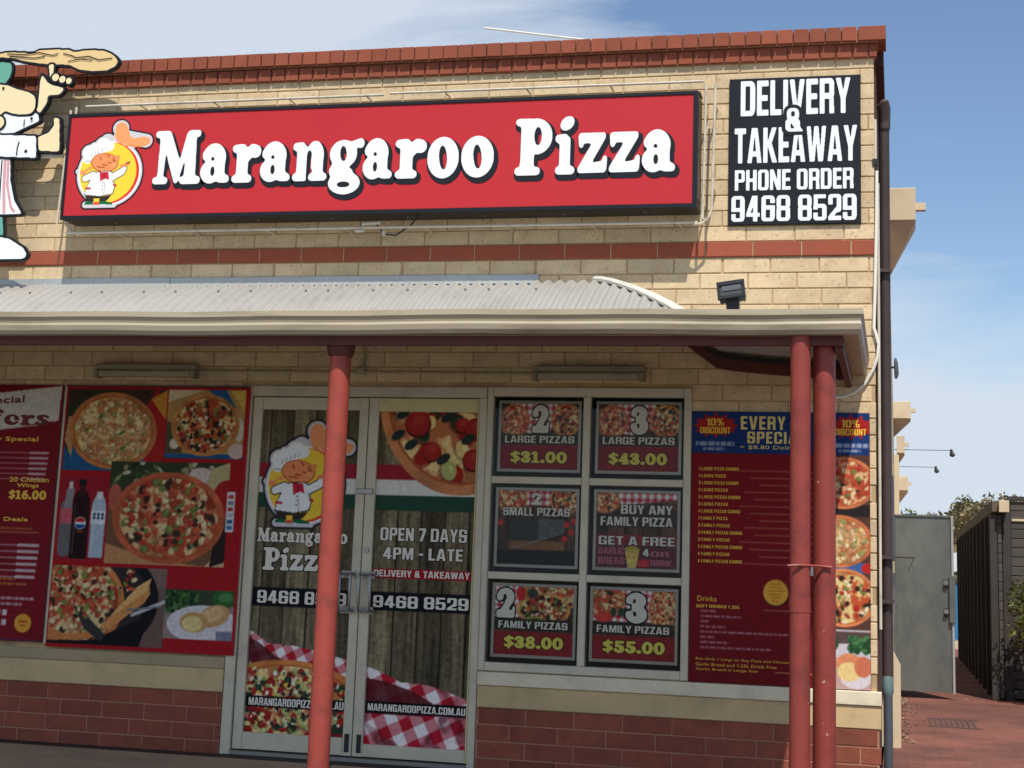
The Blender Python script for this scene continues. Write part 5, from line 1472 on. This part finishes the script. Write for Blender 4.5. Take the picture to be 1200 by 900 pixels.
c.ell(-.52, 1.60, .20, .16, (216, 214, 214)); c.ell(-.52, 1.60, .165, .13, (120, 60, 54)); c.pizza(-.52, 1.60, .15, .115, 77, 'tomato', 30, 0, (150, 60, 40))
c.ell(-.030 + .02, .755, .062, .062, (240, 170, 60))
for k in range(9): c.rect(-.5 - .03 * (k % 2), .05 - .05 * (k % 3), 1.345 + (k % 2) * .024, 1.357 + (k % 2) * .024, (226, 176, 80), .5) if k < 2 else None
c.words(-.6, -.09, .895 + .14, .91 + .14, (236, 190, 90), .6); c.words(-.6, .0, .862 + .14, .875 + .14, (236, 190, 90), .6)
c.words(-.6, .055, .905, .922, (226, 220, 224), .75); c.words(-.6, -.03, .868, .885, (226, 220, 224), .7)
for k in range(12): c.rect(-.62 + k * .05, -.62 + k * .05 + .036, .80, .838, (232, 226, 230), .9); c.rect(-.62 + k * .05, -.62 + k * .05 + .036, .735, .775, (232, 226, 230), .9)
c.rect(-1.2, .138, .64, .647, (60, 60, 110))
c.rect(-.135, .12, .80, .838, (134, 22, 34)); c.rect(-.135, -.08, .73, .78, (134, 22, 34)); c.ell(-.010, .755, .060, .060, (240, 170, 60))
c.rect(-.04, .02, .758, .772, (200, 70, 40)); c.rect(-.03, .01, .735, .745, (200, 90, 50))
c.grain(.15, 3, .02); c.build('print', so, -.0312, tone=.93)
lettering('Special', -.50, -.145, 2.195, 2.262, -.0325, M['maroon_ink'], so, .03, slope=.05)
soft_word('offers', -.64, .055, 2.075, 2.145, -.0325, M['maroon_ink'], so)
lettering('Any Day Special', -.62, -.015, 1.955, 1.995, -.0325, M['gold'], so, .02)
lettering('20 Chicken', -.205, .092, 1.688, 1.722, -.0325, M['gold'], so, .02)
lettering('Wings', -.145, .02, 1.645, 1.68, -.0325, M['gold'], so, .02)
soft_word('$16.00', -.20, .082, 1.572, 1.632, -.0325, M['gold'], so)
lettering('Special Deals', -.48, -.04, 1.415, 1.452, -.0325, M['gold'], so, .03)
MB().box(.1435, .1655, -.016, .001, .63, 2.36).build('joint_strip', M['alu'], so)

# menu poster at the right
mp_ = thing('price_menu_poster', 'maroon price menu with blue heading and pizza photos behind the paired posts', 'poster', (4.97, -.02, .6))
MB().box(4.437, 5.505, -.012, -.001, .598, 2.222, ch=.002).build('panel', M['maroon_ink'], mp_)
c = Canvas(4.439, 5.503, .60, 2.22, (134, 24, 32), 215)
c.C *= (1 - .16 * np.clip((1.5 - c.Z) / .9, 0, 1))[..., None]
c.rect(4.4, 5.6, 1.965, 2.3, (30, 58, 116))
for cx_ in (4.582, 5.395):
    c.ell(cx_, 2.135, .118, .058, (176, 40, 38))
    for k in range(12):
        a = k * PI / 6; c.cap(cx_ + .09 * math.cos(a), 2.135 + .045 * math.sin(a), cx_ + .125 * math.cos(a), 2.135 + .07 * math.sin(a), .008, (176, 40, 38))
    c.words(cx_ - .12, cx_ + .115, 2.012, 2.036, (196, 200, 216), .75); c.words(cx_ - .075, cx_ + .055, 1.985, 2.0, (196, 200, 216), .7)
gold = (222, 184, 96)
rows = [1.872 - k * .0428 for k in range(14)]
for k, z_ in enumerate(rows):
    c.rect(4.76 + .03 * ((k * 7) % 5) - .03, 5.27, z_ - .014, z_ - .009, (196, 140, 90), .9)
c.ell(4.955, 1.135, .078, .080, (60, 20, 26)); c.ell(4.952, 1.14, .074, .076, (236, 178, 66))
for k in range(6): c.rect(4.90 + .01 * abs(k - 3), 5.0 - .01 * abs(k - 3), 1.085 + k * .02, 1.094 + k * .02, (206, 120, 40), .8)
c.rect(4.88, 5.27, 1.031, 1.036, (190, 130, 84))
for k, (w) in enumerate((.10, .24, .05, .15, .52, .09, .17, .42)): c.words(4.505, 4.505 + w, 1.012 - k * .0305, 1.022 - k * .0305, (206, 160, 166), .75, k)
c.rect(4.95, 5.27, .672, .677, (210, 160, 90))
c.window(5.2, 5.6, .6, 1.965)
c.rect(5.1, 5.6, .5, 2.0, (90, 60, 50)); c.rect(5.1, 5.6, 1.27, 1.33, (60, 100, 160)); c.ell(5.49, 1.30, .04, .03, (190, 40, 40)); c.rect(5.1, 5.6, 1.60, 1.67, (44, 36, 36))
c.pizza(5.35, 1.80, .19, .155, 81, 'tomato', 90, 0, (206, 120, 80), 1.0); c.pizza(5.32, 1.455, .20, .155, 82, 'pale', 110, 0, (206, 120, 76), 1.0); c.pizza(5.35, 1.125, .19, .17, 83, 'olive', 70, 0, (214, 130, 84), .95)
c.rect(5.1, 5.6, .5, .94, (206, 198, 204)); c.rect(5.1, 5.6, .86, .93, (90, 70, 66)); c.rect(5.1, 5.6, .60, .78, (196, 160, 150))
for k in range(90):
    x_, z_ = rr_.uniform(5.38, 5.5), rr_.uniform(.81, .90); c.ell(x_, z_, .014, .012, rr_.choice([(50, 96, 58), (80, 126, 76), (36, 72, 44)]))
c.ell(5.27, .86, .05, .05, (44, 80, 50)); c.ell(5.38, .745, .075, .06, (222, 140, 96)); c.ell(5.42, .665, .09, .06, (220, 210, 214)); c.ell(5.38, .70, .068, .055, (236, 206, 138)); c.ell(5.46, .73, .05, .06, (206, 116, 84))
c.clip = None
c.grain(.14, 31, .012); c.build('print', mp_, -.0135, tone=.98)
yb = -.0148
block('EVERY', 4.735, 5.005, 2.112, 2.194, yb, M['cream_ink'], mp_, gap=.12); block('SPECIAL', 4.775, 5.12, 2.028, 2.10, yb, M['cream_ink'], mp_, gap=.12)
lettering('+ $8.80 Delivery', 4.73, 5.13, 1.985, 2.018, yb, M['cream_ink'], mp_, .02)
for cx_ in (4.582, 5.395):
    block('10%', cx_ - .055, cx_ + .05, 2.133, 2.178, yb, M['gold'], mp_); block('DISCOUNT', cx_ - .095, cx_ + .09, 2.086, 2.125, yb, M['gold'], mp_)
names = ['1 LARGE PIZZA COMBO', '1 LARGE PIZZA', '2 LARGE PIZZA COMBO', '2 LARGE PIZZAS', '3 LARGE PIZZAS COMBO', '3 LARGE PIZZAS', '4 LARGE PIZZAS COMBO', '1 FAMILY PIZZA', '2 FAMILY PIZZAS',
         '2 FAMILY PIZZAS COMBO', '3 FAMILY PIZZAS', '3 FAMILY PIZZAS COMBO', '4 FAMILY PIZZAS', '4 FAMILY PIZZAS COMBO']
for s_n, z_ in zip(names, rows): block(s_n, 4.483, 4.483 + .0127 * len(s_n), z_ - .012, z_ + .007, yb, M['gold'], mp_, gap=.16)
lettering('Drinks', 4.483, 4.60, 1.072, 1.106, yb, M['gold'], mp_, .02)
block('SOFT DRINKS 1.25L', 4.478, 4.74, 1.036, 1.054, yb, M['gold'], mp_, gap=.16)
for k, (s_n, x1_) in enumerate((('Buy Only 1 Large or Any Pizza and Choose', 5.035), ('Garlic Bread and 1.25L Drink Free', 4.96), ('Garlic Bread is Large Size', 4.85))):
    lettering(s_n, 4.480, x1_, .725 - k * .030, .743 - k * .030, yb, M['gold'], mp_, .01)

# ================================================================== FITTINGS ON THE WALL
def strip_light(x0, x1, lab):
    t = thing('strip_light', lab, 'light', ((x0 + x1) / 2, -.05, 2.40), 'strip lights under the awning')
    MB().box(x0, x1, -.07, .0, 2.455, 2.495, ch=.006).build('body', M['lamp_body'], t)
    MB().box(x0 + .03, x1 - .03, -.085, -.01, 2.41, 2.453, ch=.012).build('diffuser', M['lamp_lens'], t)
    MB().box(x0, x0 + .029, -.088, -.008, 2.40, 2.4535, ch=.006).build('end_cap', M['lamp_body'], t)
    MB().box(x1 - .029, x1, -.088, -.008, 2.40, 2.4535, ch=.006).build('end_cap', M['lamp_body'], t)


strip_light(.385, 1.12, 'dusty strip light on the brick above the photo poster')
strip_light(3.43, 4.14, 'dusty strip light on the brick above the window')
cd = thing('wall_conduit', 'thin pale conduit along the brick between the two strip lights', 'conduit', (2.2, -.02, 2.44))
MB().tube([(1.122, -.02, 2.450), (2.235, -.02, 2.452)], .0085, 8).build('pipe', M['lamp_lens'], cd, smooth=True)
MB().tube([(2.30, -.02, 2.452), (3.428, -.02, 2.445)], .0085, 8).build('pipe', M['lamp_lens'], cd, smooth=True)
MB().box(2.236, 2.299, -.035, .0, 2.435, 2.482, ch=.004).build('junction_box', M['lamp_lens'], cd)
MB().tube([(2.285, -.02, 2.4825), (2.285, -.02, 2.62)], .0085, 8).build('pipe', M['lamp_lens'], cd, smooth=True)

fl = thing('floodlight', 'small black floodlight standing on the gutter below the delivery sign', 'floodlight', (4.70, -1.0, 2.62))
# stands on the end of the awning roof
Rm = Matrix.Rotation(math.radians(-8), 4, 'Y') @ Matrix.Rotation(math.radians(-18), 4, 'X') @ Matrix.Scale(.84, 4)
flc = Vector((4.775, -1.0, 2.775))


def rot_box(mb, x0, x1, y0, y1, z0, z1):
    q = MB().box(x0, x1, y0, y1, z0, z1); return mb.add([tuple(flc + (Rm @ Vector(p))) for p in q.v], q.f)


rot_box(MB(), -.085, .085, -.05, .03, -.045, .065).build('housing', M['black'], fl)
rot_box(rot_box(MB(), -.092, .092, -.062, -.041, .045, .072), -.092, .092, -.062, -.041, -.055, -.035).build('rim', M['black_gloss'], fl)
rot_box(rot_box(MB(), -.092, -.075, -.062, -.041, -.034, .044), .075, .092, -.062, -.041, -.034, .044).build('rim', M['black_gloss'], fl)
rot_box(MB(), -.060, .066, -.056, -.042, .002, .040).build('lens', material('lens', (84, 88, 90), .2, spec=.8), fl)
for k in range(7): rot_box(MB(), -.075 + k * .024, -.070 + k * .024, .031, .055, -.04, .06).build('fin', M['black'], fl)
MB().box(4.745, 4.815, -1.02, -.98, 2.60, 2.75).build('bracket', M['black'], fl)
MB().box(4.715, 4.835, -1.03, -.97, 2.59, 2.602).build('foot', M['black'], fl)

cb = MB(); pts = [(5.556, -.018, 3.72), (5.552, -.018, 3.4), (5.541, -.02, 2.95), (5.533, -.02, 2.74), (5.545, -.02, 2.70), (5.560, -.02, 2.64), (5.555, -.02, 2.57), (5.53, -.02, 2.49), (5.48, -.02, 2.40), (5.42, -.02, 2.345), (5.35, -.02, 2.315), (5.25, -.02, 2.312)]
tag(cb.tube(pts, .0095, 8).build('white_cable', M['cable'], smooth=True), 'white cable running down the shop corner and looping under the awning', 'cable')
tag(MB().tube([(2.595, 1.5, 5.327), (3.483, 1.5, 5.178), (4.2, 1.5, 5.06)], .009, 6).tube([(4.2, 1.5, 5.06), (4.2, 1.5, 4.45)], .012, 6).build('roof_aerial', M['white_metal']), 'thin pale aerial rod slanting above the parapet', 'aerial')
tag(MB().tube([(.0, 0, 0), (0, 0, .15)], [.05, .06], 10).build('tmp', M['black']), 'x', 'x')
bpy.data.objects.remove(bpy.data.objects['tmp'])
wl_ = thing('wall_lamp', 'small dark round lamp on the cream side wall', 'lamp', (5.64, 4.2, 3.0))
MB().tube([(5.612, 4.2, 3.06), (5.66, 4.2, 3.06)], .012, 6).build('arm', M['black'], wl_)
MB().tube([(5.655, 4.2, 3.14), (5.66, 4.2, 3.10), (5.665, 4.2, 3.0), (5.66, 4.2, 2.96)], [.008, .018, .021, .01], 10).build('shade', M['pipe_grey'], wl_, smooth=True)

# ================================================================== ALLEY: CREAM BUILDING
cr = thing('cream_building', 'long cream rendered building behind the shop along the alley', 'building', (3, 20, 0))
MB().box(-6, 5.612, 3.01, 20.0, 0, 4.08).build('wall', M['cream_render'], cr)
MB().box(-6, 5.70, 20.01, 46.0, 0, 3.55).build('wall', M['cream_render'], cr)
MB().prism_xz([(5.56, 0), (5.676, 0), (5.676, .60), (5.613, .72), (5.56, .72)], 2.98, 3.3).build('kerb_pier', M['cream_render'], cr)
MB().box(5.612, 5.66, 3.31, 7.5, 0, .18, ch=.004).build('wall_skirt', M['cream_render'], cr)


def corbel(y0, x0, x1, z0, z1, zw, d):
    MB().box(x0, x1, y0, y0 + d, z0, z1, ch=.006).build('corbel', M['cream_render'], cr)
    MB().add([(x0, y0 + .004, z0 - .002), (x1, y0 + .004, z0 - .002), (x0 + .015, y0 + d, zw), (x1, y0 + d, z0 - .002), (x0, y0 + d, z0 - .002), (x0, y0 + d, zw)], [(0, 1, 2), (1, 3, 2), (0, 4, 3, 1), (0, 2, 5, 4), (3, 4, 5, 2)]).build('corbel_bracket', M['cream_render'], cr)
    MB().box(x1 + .001, x1 + .08, y0 + .1, y0 + .17, z0 + .40 * (z1 - z0), z0 + .62 * (z1 - z0)).build('spout', M['cream_render'], cr)


corbel(3.0, 5.60, 5.825, 4.088, 4.358, 3.69, .35)
corbel(16.5, 5.60, 5.885, 3.86, 4.14, 3.60, .5)
corbel(20.0, 5.66, 5.80, 3.58, 3.90, 3.40, .6)
corbel(27.0, 5.66, 5.90, 3.3, 3.62, 3.0, .8)
MB().box(5.6125, 5.63, 5.4, 7.6, 1.2, 2.2).build('shutter', M['pipe_grey'], cr)
for k, z_ in enumerate((2.05, 1.30)):
    MB().box(5.613, 5.64, 3.02, 3.08, z_, z_ + .09).build('wall_vent', material('vent', (170, 158, 132), .8), cr)


def goose(y, x1, z, lab):
    t = thing('arm_lamp', lab, 'lamp', (5.8, y, z - .2), 'lamps on long arms along the alley')
    MB().tube([(5.62, y, z), (x1, y, z)], .008, 6).build('arm', M['pipe_grey'], t)
    MB().tube([(x1, y, z + .02), (x1, y, z - .03), (x1 + .02, y, z - .09), (x1 + .02, y, z - .12)], [.02, .03, .055, .02], 8).build('lamp_head', M['black'], t, smooth=True)


goose(20.2, 6.63, 3.66, 'farther reaching arm lamp, the higher one above the gate')
goose(24.0, 6.44, 3.62, 'shorter arm lamp lower down, between the first lamp and the hill')

# gate
gt = thing('steel_gate', 'tall grey sheet steel gate standing open across the alley', 'gate', (5.93, 8.6, .05))
MB().box(5.615, 6.235, 8.60, 8.625, .075, 1.965).build('sheet', M['galv'], gt)
MB().box(6.2355, 6.262, 8.575, 8.64, .06, 1.98, ch=.004).build('frame', M['galv_edge'], gt)
MB().box(5.615, 6.235, 8.585, 8.635, 1.966, 1.985).build('frame', M['galv'], gt)
MB().box(5.615, 5.84, 8.594, 8.5995, 1.513, 1.521).build('seam', M['pipe_dark'], gt)
MB().add([(5.835, 8.597, 1.512), (5.845, 8.597, 1.512), (5.775, 8.597, 1.36), (5.767, 8.597, 1.36)], [(0, 1, 2, 3)]).build('crease', M['pipe_dark'], gt)
for z_ in (1.25, .94):
    MB().tube([(6.175, 8.60, z_), (6.175, 8.55, z_)], [.022, .028], 10).build('knob', M['steel'], gt, smooth=True)
    MB().box(6.15, 6.20, 8.592, 8.599, z_ - .06, z_ + .04).build('lock_plate', M['pipe_dark'], gt)
MB().box(6.21, 6.275, 8.55, 8.58, .82, 1.33, ch=.004).build('lock_box', M['galv'], gt)
MB().tube([(5.62, 8.59, 1.95), (5.62, 8.59, .1)], .02, 8).build('hinge_post', M['galv'], gt)

# right hand fence and enclosure
fc = thing('dark_fence', 'dark slatted fence with posts along the right side of the alley', 'fence', (6.8, 14, 0))
for k in range(11):
    y_ = 8.85 + k * 1.02
    MB().box(6.66, 6.74, y_, y_ + .10, 0, 2.02, ch=.006).build('post', M['char_post'], fc)
MB().box(6.69, 6.85, 8.80, 19.4, 2.05, 2.17, ch=.004).build('top_beam', M['brown_beam'], fc)
MB().box(6.76, 6.868, 8.72, 8.795, 2.045, 2.175, ch=.004).build('beam_end', M['cream_render'], fc)
for j_ in range(19):
    MB().box(6.75, 6.79, 8.86, 19.3, .03 + j_ * .105, .03 + j_ * .105 + .098).build('board', M['char_board'], fc)
en = thing('dark_enclosure', 'dark board enclosure facing the road behind the bush', 'enclosure', (8.4, 9, 0))
for j_ in range(21):
    MB().box(6.90, 10.5, 9.0, 9.05, .02 + j_ * .103, .02 + j_ * .103 + .096, ch=.004).build('board', M['char_board'], en)
MB().box(6.80, 6.895, 8.93, 9.06, 0, 2.17, ch=.006).build('corner_post', M['char_post'], en)
MB().box(6.87, 10.5, 8.97, 9.1, 2.19, 2.235).build('capping', M['char_post'], en)
MB().box(6.91, 7.2, 8.982, 8.998, 1.96, 1.985).build('light_strip', M['cream_render'], en)
MB().box(6.88, 10.5, 9.12, 12, .05, 2.1).build('rear_wall', M['char_post'], en)


def foliage(mb, cx, cy, cz, rx, ry, rz, n_, s_, seed, shell=.55):
    r = random.Random(seed)
    for k in range(n_):
        while True:
            p = Vector((r.uniform(-1, 1), r.uniform(-1, 1), r.uniform(-1, 1)))
            if shell < p.length < 1: break
        lump = 1 + .22 * math.sin(p.x * 5 + seed) * math.cos(p.z * 6 + p.y * 4)
        c0 = Vector((cx + p.x * rx * lump, cy + p.y * ry * lump, cz + p.z * rz * lump))
        a = Vector((r.uniform(-1, 1), r.uniform(-1, 1), r.uniform(-1, 1))).normalized(); u = a.cross(Vector((r.random(), r.random(), r.random()))).normalized()
        L = s_ * r.uniform(.6, 1.3)
        mb.add([c0 - a * L, c0 + u * L * .4, c0 + a * L, c0 - u * L * .4], [(0, 1, 2, 3)])
    return mb


bu = thing('bush', 'dark green bush in front of the dark enclosure at the right edge', 'shrub', (7.3, 8.4, 0))
q = MB(); foliage(q, 7.27, 8.35, .95, .44, .40, .48, 3200, .04, 3, .2); foliage(q, 7.42, 8.35, .50, .44, .40, .50, 2600, .04, 9, .2)
q.build('foliage', M['leaf_dark'], bu)
for a in range(4): MB().tube([(7.35 + .04 * a, 8.37, 0), (7.30 + .08 * a, 8.33, .45), (7.12 + .16 * a, 8.3, .9)], [.02, .015, .006], 6).build('stem', M['bark'], bu, smooth=True)

# drain grate and small litter on the paving
dg = thing('drain_grate', 'iron drain grate set into the red alley paving', 'drain', (6.05, 5.45, 0.0))
M['grate'] = material('grate', (92, 70, 62), .7, var=.2)
for k in range(9): MB().box(5.93 + k * .047, 5.93 + k * .047 + .022, 5.05, 5.85, .001, .008).build('bar', M['grate'], dg)
MB().box(5.91, 6.37, 5.0, 5.045, .001, .009).build('rim', M['grate'], dg)
MB().box(5.91, 6.37, 5.855, 5.90, .001, .009).build('rim', M['grate'], dg)

lit = MB(); r9 = random.Random(4)
for k in range(260):
    if k < 150: x_, y_ = 5.68 + abs(r9.gauss(0, .06)), r9.uniform(3.2, 9)
    else: x_, y_ = 6.64 - abs(r9.gauss(0, .15)), r9.uniform(8.5, 18)
    a = r9.random() * PI; L = r9.uniform(.008, .02)
    lit.add([(x_ + L * math.cos(a), y_ + L * math.sin(a), .004), (x_ - L * .4 * math.sin(a), y_ + L * .4 * math.cos(a), .012), (x_ - L * math.cos(a), y_ - L * math.sin(a), .005), (x_ + L * .4 * math.sin(a), y_ - L * .4 * math.cos(a), .003)], [(0, 1, 2, 3)])
lit.build('leaf_litter', M['leaf_dry'], kind='stuff')

# behind the alley
bp_ = thing('blue_panel', 'bright blue steel panel at the end of the alley', 'panel', (6.9, 24, .0))
MB().box(6.55, 8.5, 24.0, 24.06, .16, 1.28).build('sheet', M['blue_steel'], bp_)
MB().box(6.55, 8.5, 23.97, 24.0, 1.285, 1.34).build('rail', M['pipe_dark'], bp_)
for a in (6.6, 7.5, 8.4): MB().box(a, a + .06, 24.06, 24.12, .0, 1.28).build('post', M['galv'], bp_)
structure('pale_kerb', MB().box(6.2, 9, 23.3, 23.7, .0, .13), M['cream_render'])
structure('raised_car_park', MB().box(6.0, 30, 30.0, 48.0, 0.005, 1.30), material('retaining', (70, 70, 68), .9, var=.1))
car = thing('parked_car', 'white car parked beyond the blue panel at the alley end', 'car', (7.9, 34, 1.30))
# seen side-on, facing -X
cx0, cz0 = 6.75, 1.30
MB().prism_xz([(cx0, cz0 + .30), (cx0 + .02, cz0 + .62), (cx0 + .35, cz0 + .78), (cx0 + 1.1, cz0 + .86), (cx0 + 3.9, cz0 + .88), (cx0 + 4.3, cz0 + .78), (cx0 + 4.35, cz0 + .30)], 33.2, 34.9).build('body', M['car_white'], car)
MB().prism_xz([(cx0 + 1.0, cz0 + .87), (cx0 + 1.7, cz0 + 1.38), (cx0 + 3.3, cz0 + 1.40), (cx0 + 3.95, cz0 + .88)], 33.3, 34.8).build('roof', M['car_white'], car)
MB().prism_xz([(cx0 + 1.25, cz0 + .91), (cx0 + 1.75, cz0 + 1.31), (cx0 + 2.4, cz0 + 1.32), (cx0 + 2.4, cz0 + .91)], 33.28, 33.299).build('window', M['car_glass'], car)
MB().prism_xz([(cx0 + 2.48, cz0 + .91), (cx0 + 2.48, cz0 + 1.32), (cx0 + 3.2, cz0 + 1.32), (cx0 + 3.65, cz0 + .91)], 33.28, 33.299).build('window', M['car_glass'], car)
for x_ in (cx0 + .85, cx0 + 3.5):
    for y_ in (33.18, 34.72):
        w_ = MB().tube([(x_, y_, cz0 + .32), (x_, y_ + .2, cz0 + .32)], .32, 16).build('wheel', M['tyre'], car)
        MB().tube([(x_, y_ - .01, cz0 + .32), (x_, y_ + .02, cz0 + .32)], .2, 12).build('rim', M['steel'], w_)

# dry scrub on the far bank
hb = MB(); r_ = random.Random(2)
hill = MB()
NXh, NYh = 40, 8
vv = []
for i in range(NXh + 1):
    for j_ in range(NYh + 1):
        x_ = -20 + i * 2.0; y_ = 52 + j_ * 3.5
        k_ = math.exp(-((x_ - 11) / 8) ** 2) * 4.1 + .85 + .15 * math.sin(x_ * .9)
        vv.append((x_, y_, -.1 + k_ * math.sin(min(1, j_ / 5) * PI / 2)))
hill.add(vv, [(i * (NYh + 1) + j_, (i + 1) * (NYh + 1) + j_, (i + 1) * (NYh + 1) + j_ + 1, i * (NYh + 1) + j_ + 1) for i in range(NXh) for j_ in range(NYh)])
structure('far_bank', hill, material('dry_earth', (112, 102, 72), .95, var=.2, vscale=.5), smooth=True)
for k in range(46):
    x_ = 5 + r_.random() * 12; y_ = 55 + r_.random() * 8
    k_ = math.exp(-((x_ - 11) / 8) ** 2) * 4.1 + .85
    foliage(hb, x_, y_, k_ * .82 + .1, 1.3, 1.2, .5 + .35 * r_.random(), 420, .13, 100 + k, .3)
hb.build('scrub', M['leaf_dry'], kind='stuff')
for i, (x_, z_, lab) in enumerate(((6.1, 4.35, 'small tree beyond the gate top, nearest the building'), (8.3, 4.95, 'taller thin tree on the bank beyond the fence'))):
    t = thing('far_tree', lab, 'tree', (x_, 57, 2.0), 'trees on the far bank')
    q = MB(); foliage(q, x_, 57, z_ - .7, .55, .55, .6, 500, .09, 300 + i, .2); q.build('crown', M['leaf_dark'], t)
    MB().tube([(x_, 57, 1.5), (x_ + .1, 57, z_ - .6)], [.09, .04], 6).build('trunk', M['bark'], t)
